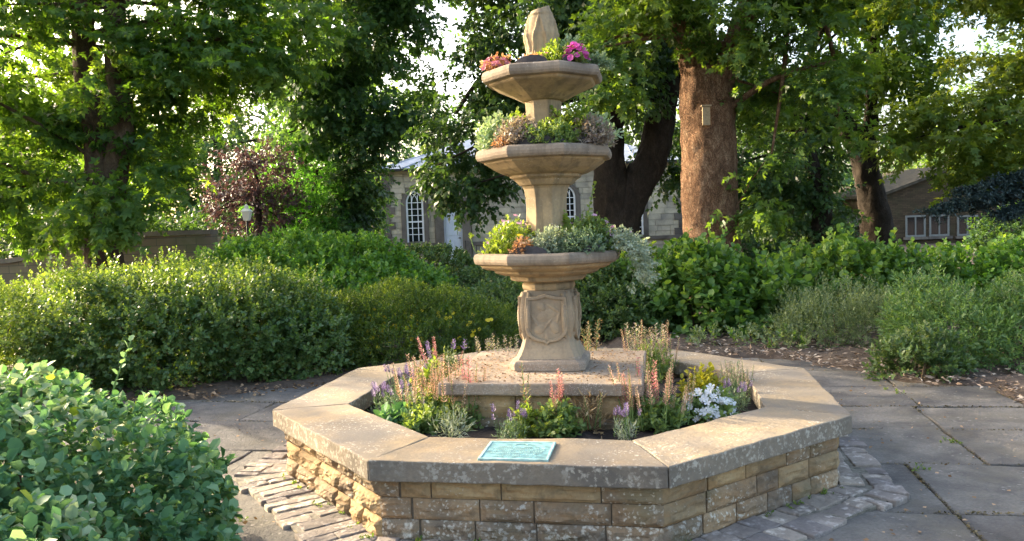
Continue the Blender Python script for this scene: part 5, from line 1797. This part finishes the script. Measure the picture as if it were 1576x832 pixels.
bedding('dry_grass_tuft', 'dry straw coloured stalks right behind the pedestal', .30, .85, SZ, .08, .18, M['L_dry'], .05, 50, 6, T_NEEDLE, [('dry', 8, .46, .06)])
bedding('grey_grass_tuft', 'thin grey stalks at the back left behind the plinth', -.40, 1.0, SZ, .16, .16, M['L_lav'], .045, 80, 6, T_NEEDLE, [('mauve', 14, .34, .14)])

# bowl plants
B1, B2, B3 = 'plants in the lower bowl', 'plants in the middle bowl', 'plants in the upper bowl'


def bp(ang, r):
    return FX + r * math.cos(rad(ang)), FY + r * math.sin(rad(ang))


def bowl_plant(name, label, ang, r, z, rr, h, mat, leaf, n, group, **kw):
    x, y = bp(ang, r)
    return bedding(name, label, x, y, z + .01, rr * 1.1, h * (1.0 if group == B2 else 1.12), mat, leaf * .85, int(n * 1.5), group=group, **kw)


z1, z2, z3 = 1.262, 1.905, 2.388
bowl_plant('lime_sedum', 'lime green mound topped with pale pink at the left of lower bowl', -150, .27, z1, .15, .16, M['L_lime'], .030, 200, B1, blooms=[('palepink', 10, .03)])
bowl_plant('pink_aster', 'pale pink flower cluster behind the lime mound in lower bowl', 175, .20, z1, .10, .21, M['L_bed'], .028, 90, B1, blooms=[('palepink', 22, .035)])
bowl_plant('orange_heuchera', 'orange leaved plant over the front left rim of lower bowl', -118, .36, z1, .045, .08, M['L_orange'], .028, 40, B1, blooms=[('yellow', 2, .035)])
bowl_plant('silver_helichrysum', 'silvery mound in the front middle of lower bowl', -88, .24, z1, .15, .13, M['L_silver'], .022, 240, B1)
bowl_plant('silver_helichrysum', 'greener silver mound right of middle in lower bowl', -58, .33, z1, .13, .12, M['L_lav'], .024, 200, B1)
bowl_plant('green_geranium', 'green leafy clump with pale pink tips at right of lower bowl', -25, .28, z1, .13, .19, M['L_bed'], .034, 150, B1, blooms=[('palepink', 8, .03)])
bowl_plant('lime_herb', 'small lime herb against the column in lower bowl', -35, .16, z1, .08, .20, M['L_lime'], .030, 70, B1)
o = bowl_plant('trailing_helichrysum', 'pale silver plant trailing over the right rim of lower bowl', -12, .43, z1, .12, .12, M['L_silver'], .022, 190, B1, blooms=[('palepink', 6, .03)])
rg = np.random.default_rng(5)
n_ = 260
tt = rg.uniform(0, 1, n_)
aa = np.radians(rg.uniform(-38, 12, n_))
S = np.stack([FX + (.47 + .13 * np.sin(tt * 2)) * np.cos(aa), FY + (.47 + .13 * np.sin(tt * 2)) * np.sin(aa), 1.33 - .22 * tt ** 1.4 + rg.normal(0, .015, n_)], -1) + rg.normal(0, .025, (n_, 3))
P, D, N, si = sprig_leaves(rg, S, nrm(np.stack([np.cos(aa), np.sin(aa), .4 - 1.2 * tt], -1) + rg.normal(0, .4, (n_, 3))), .055, 8, .9, .4, .4)
leaves('trailing_foliage', P, D, N, rg.uniform(.7, 1.2, len(P)) * .022, T_OVAL, M['L_silver'], o, rg.uniform(0, 1, len(P)))
# tall seed stalk
sx, sy = bp(-28, .24)
o = thing('seed_stalk', 'tall stalk with pale yellow seed pods in lower bowl', 'plant', (sx, sy, z1), B1)
path = smooth_path([(sx, sy, z1), (sx + .03, sy, z1 + .2), (sx + .075, sy - .02, z1 + .40)], 10)
part('stalk', *tube(path, np.linspace(.005, .002, 10), 5), M['gstem'], o)
P, D, N, _ = sprig_leaves(rg, path[4:5], nrm(path[9:10] - path[4:5]), .26, 18, 1.0, .2, .4)
leaves('pods', P, D, N, .028, T_RND, M['L_lime'], o, rg.uniform(.5, 1, len(P)))
sx, sy = bp(-172, .40)
o = thing('curved_stem', 'thin curved lime stem sticking out left of lower bowl', 'plant', (sx, sy, z1), B1)
path = smooth_path([(sx, sy, z1), (sx - .06, sy - .02, z1 + .03), (sx - .085, sy - .03, z1 + .11)], 8)
part('stalk', *tube(path, np.linspace(.005, .003, 8), 5), M['gstem'], o)
P, D, N, _ = sprig_leaves(rg, path[7:8], np.array([(0, 0, 1.)]), .02, 6, 1.0, .2, .4)
leaves('tip_leaves', P, D, N, .03, T_RND, M['L_lime'], o, rg.uniform(.5, 1, len(P)))

bowl_plant('lime_nettle', 'lime green and white leaved plant at the left of middle bowl', -165, .30, z2, .12, .20, M['L_varie'], .035, 110, B2, blooms=[('yellow', 2, .03)])
bowl_plant('bronze_fern', 'soft mauve brown mound at the front left of middle bowl', -128, .26, z2, .13, .17, M['L_mauve'], .028, 180, B2)
bowl_plant('rust_begonia', 'rust orange low plant on the front left rim of middle bowl', -135, .36, z2, .05, .045, M['L_orange'], .024, 40, B2)
bowl_plant('green_parsley', 'fresh green tuft in the front middle of middle bowl', -88, .23, z2, .16, .13, M['L_bed'], .03, 240, B2)
bowl_plant('lime_mint', 'tall lime green plant at the right of middle bowl', -42, .20, z2, .15, .25, M['L_lime'], .040, 150, B2)
bowl_plant('mauve_hebe', 'grey mauve mound hanging over the right rim of middle bowl', -35, .33, z2, .13, .17, M['L_mauve'], .026, 220, B2)
bowl_plant('variegated_ivy', 'variegated pale leaves at the right end of middle bowl', -8, .33, z2, .12, .18, M['L_varie'], .04, 70, B2)
bowl_plant('leafy_salvia', 'yellow green leaves left of the column in middle bowl', 165, .18, z2, .12, .24, M['L_lime'], .036, 90, B2)

bowl_plant('coral_begonia', 'coral pink flowers on the left rim of upper bowl', -165, .29, z3, .08, .07, M['L_orange'], .028, 50, B3, blooms=[('coral', 34, .03)])
bowl_plant('pink_dianthus', 'bright magenta flower ball at the right of upper bowl', -50, .30, z3, .065, .09, M['L_bed'], .025, 50, B3, blooms=[('pink', 60, .038)])
bowl_plant('yellow_sedum', 'yellow orange foliage right of the finial in upper bowl', -62, .18, z3, .10, .12, M['L_lime'], .028, 120, B3, blooms=[('coral', 5, .02)])
bowl_plant('cream_herb', 'taller pale yellow herb behind the magenta flowers in upper bowl', -20, .18, z3, .07, .19, M['L_varie'], .03, 60, B3)
bowl_plant('trailing_lime', 'pale lime foliage trailing off the right end of upper bowl', -14, .34, z3, .09, .07, M['L_lav'], .026, 80, B3)
bowl_plant('coral_saxifrage', 'small coral tinted plant at the foot of the finial', -112, .20, z3, .06, .06, M['L_orange'], .024, 50, B3)

# moss and grit lodged in the paving joints
rg = np.random.default_rng(61)
P = []
for (a_, b_) in EDGES:
    a_, b_ = np.array(a_), np.array(b_)
    for q in range(int(np.linalg.norm(b_ - a_) / .0035)):
        c_ = a_ + (b_ - a_) * rg.uniform(0, 1) + rg.normal(0, .006, 2)
        P.append((c_[0], c_[1], rg.uniform(-.012, .004)))
P = np.array(P)
P = P[(fnoise(P, 3.0, 2) + rg.normal(0, .25, len(P)) > -.05) & (np.hypot(P[:, 0], P[:, 1]) > 1.75)]
D = nrm(np.concatenate([rg.normal(size=(len(P), 2)), rg.uniform(0, .5, (len(P), 1))], 1))
o = leaves('joint_moss', P, D, nrm(np.array([0, 0, 1.]) + rg.normal(0, .5, (len(P), 3))), rg.uniform(.008, .020, len(P)), T_DIA, M['moss'], None, rg.uniform(0, 1, len(P)))
o['label'] = 'brown moss and grit filling the paving joints'
o['category'] = 'moss'

# tufts of weeds at the foot of the wall and in the joints
rg = np.random.default_rng(6)
S = []
for i in range(34):
    k = rg.choice([4, 4, 5, 6, 6])
    a, b = np.array(ow[k]), np.array(ow[(k + 1) % 8])
    t = rg.uniform(0, 1)
    n = nrm((a + b) / 2)
    q = a + (b - a) * t + n * rg.uniform(.02, .07)
    S.append((q[0], q[1], .015))
for (x, y) in ((1.98, -.62), (2.40, -.15), (-1.9, -.75), (-1.75, -1.0), (2.85, 1.35)):
    for j in range(3):
        S.append((x + rg.normal(0, .04), y + rg.normal(0, .04), .0))
S = np.repeat(np.array(S), 3, 0) + rg.normal(0, .015, (len(S) * 3, 3)) * np.array([1, 1, .2])
P, D, N, si = sprig_leaves(rg, S, nrm(rg.normal(0, .7, (len(S), 3)) + np.array([0, 0, .7])), .022, 7, 1.0, .4, .4)
o = leaves('joint_weeds', P, D, N, rg.uniform(.008, .02, len(P)), T_OVAL, M['L_hedgetop'], None, rg.uniform(0, .8, len(P)))
o['label'] = 'small weeds growing along the planter foot and paving joints'
o['category'] = 'weeds'
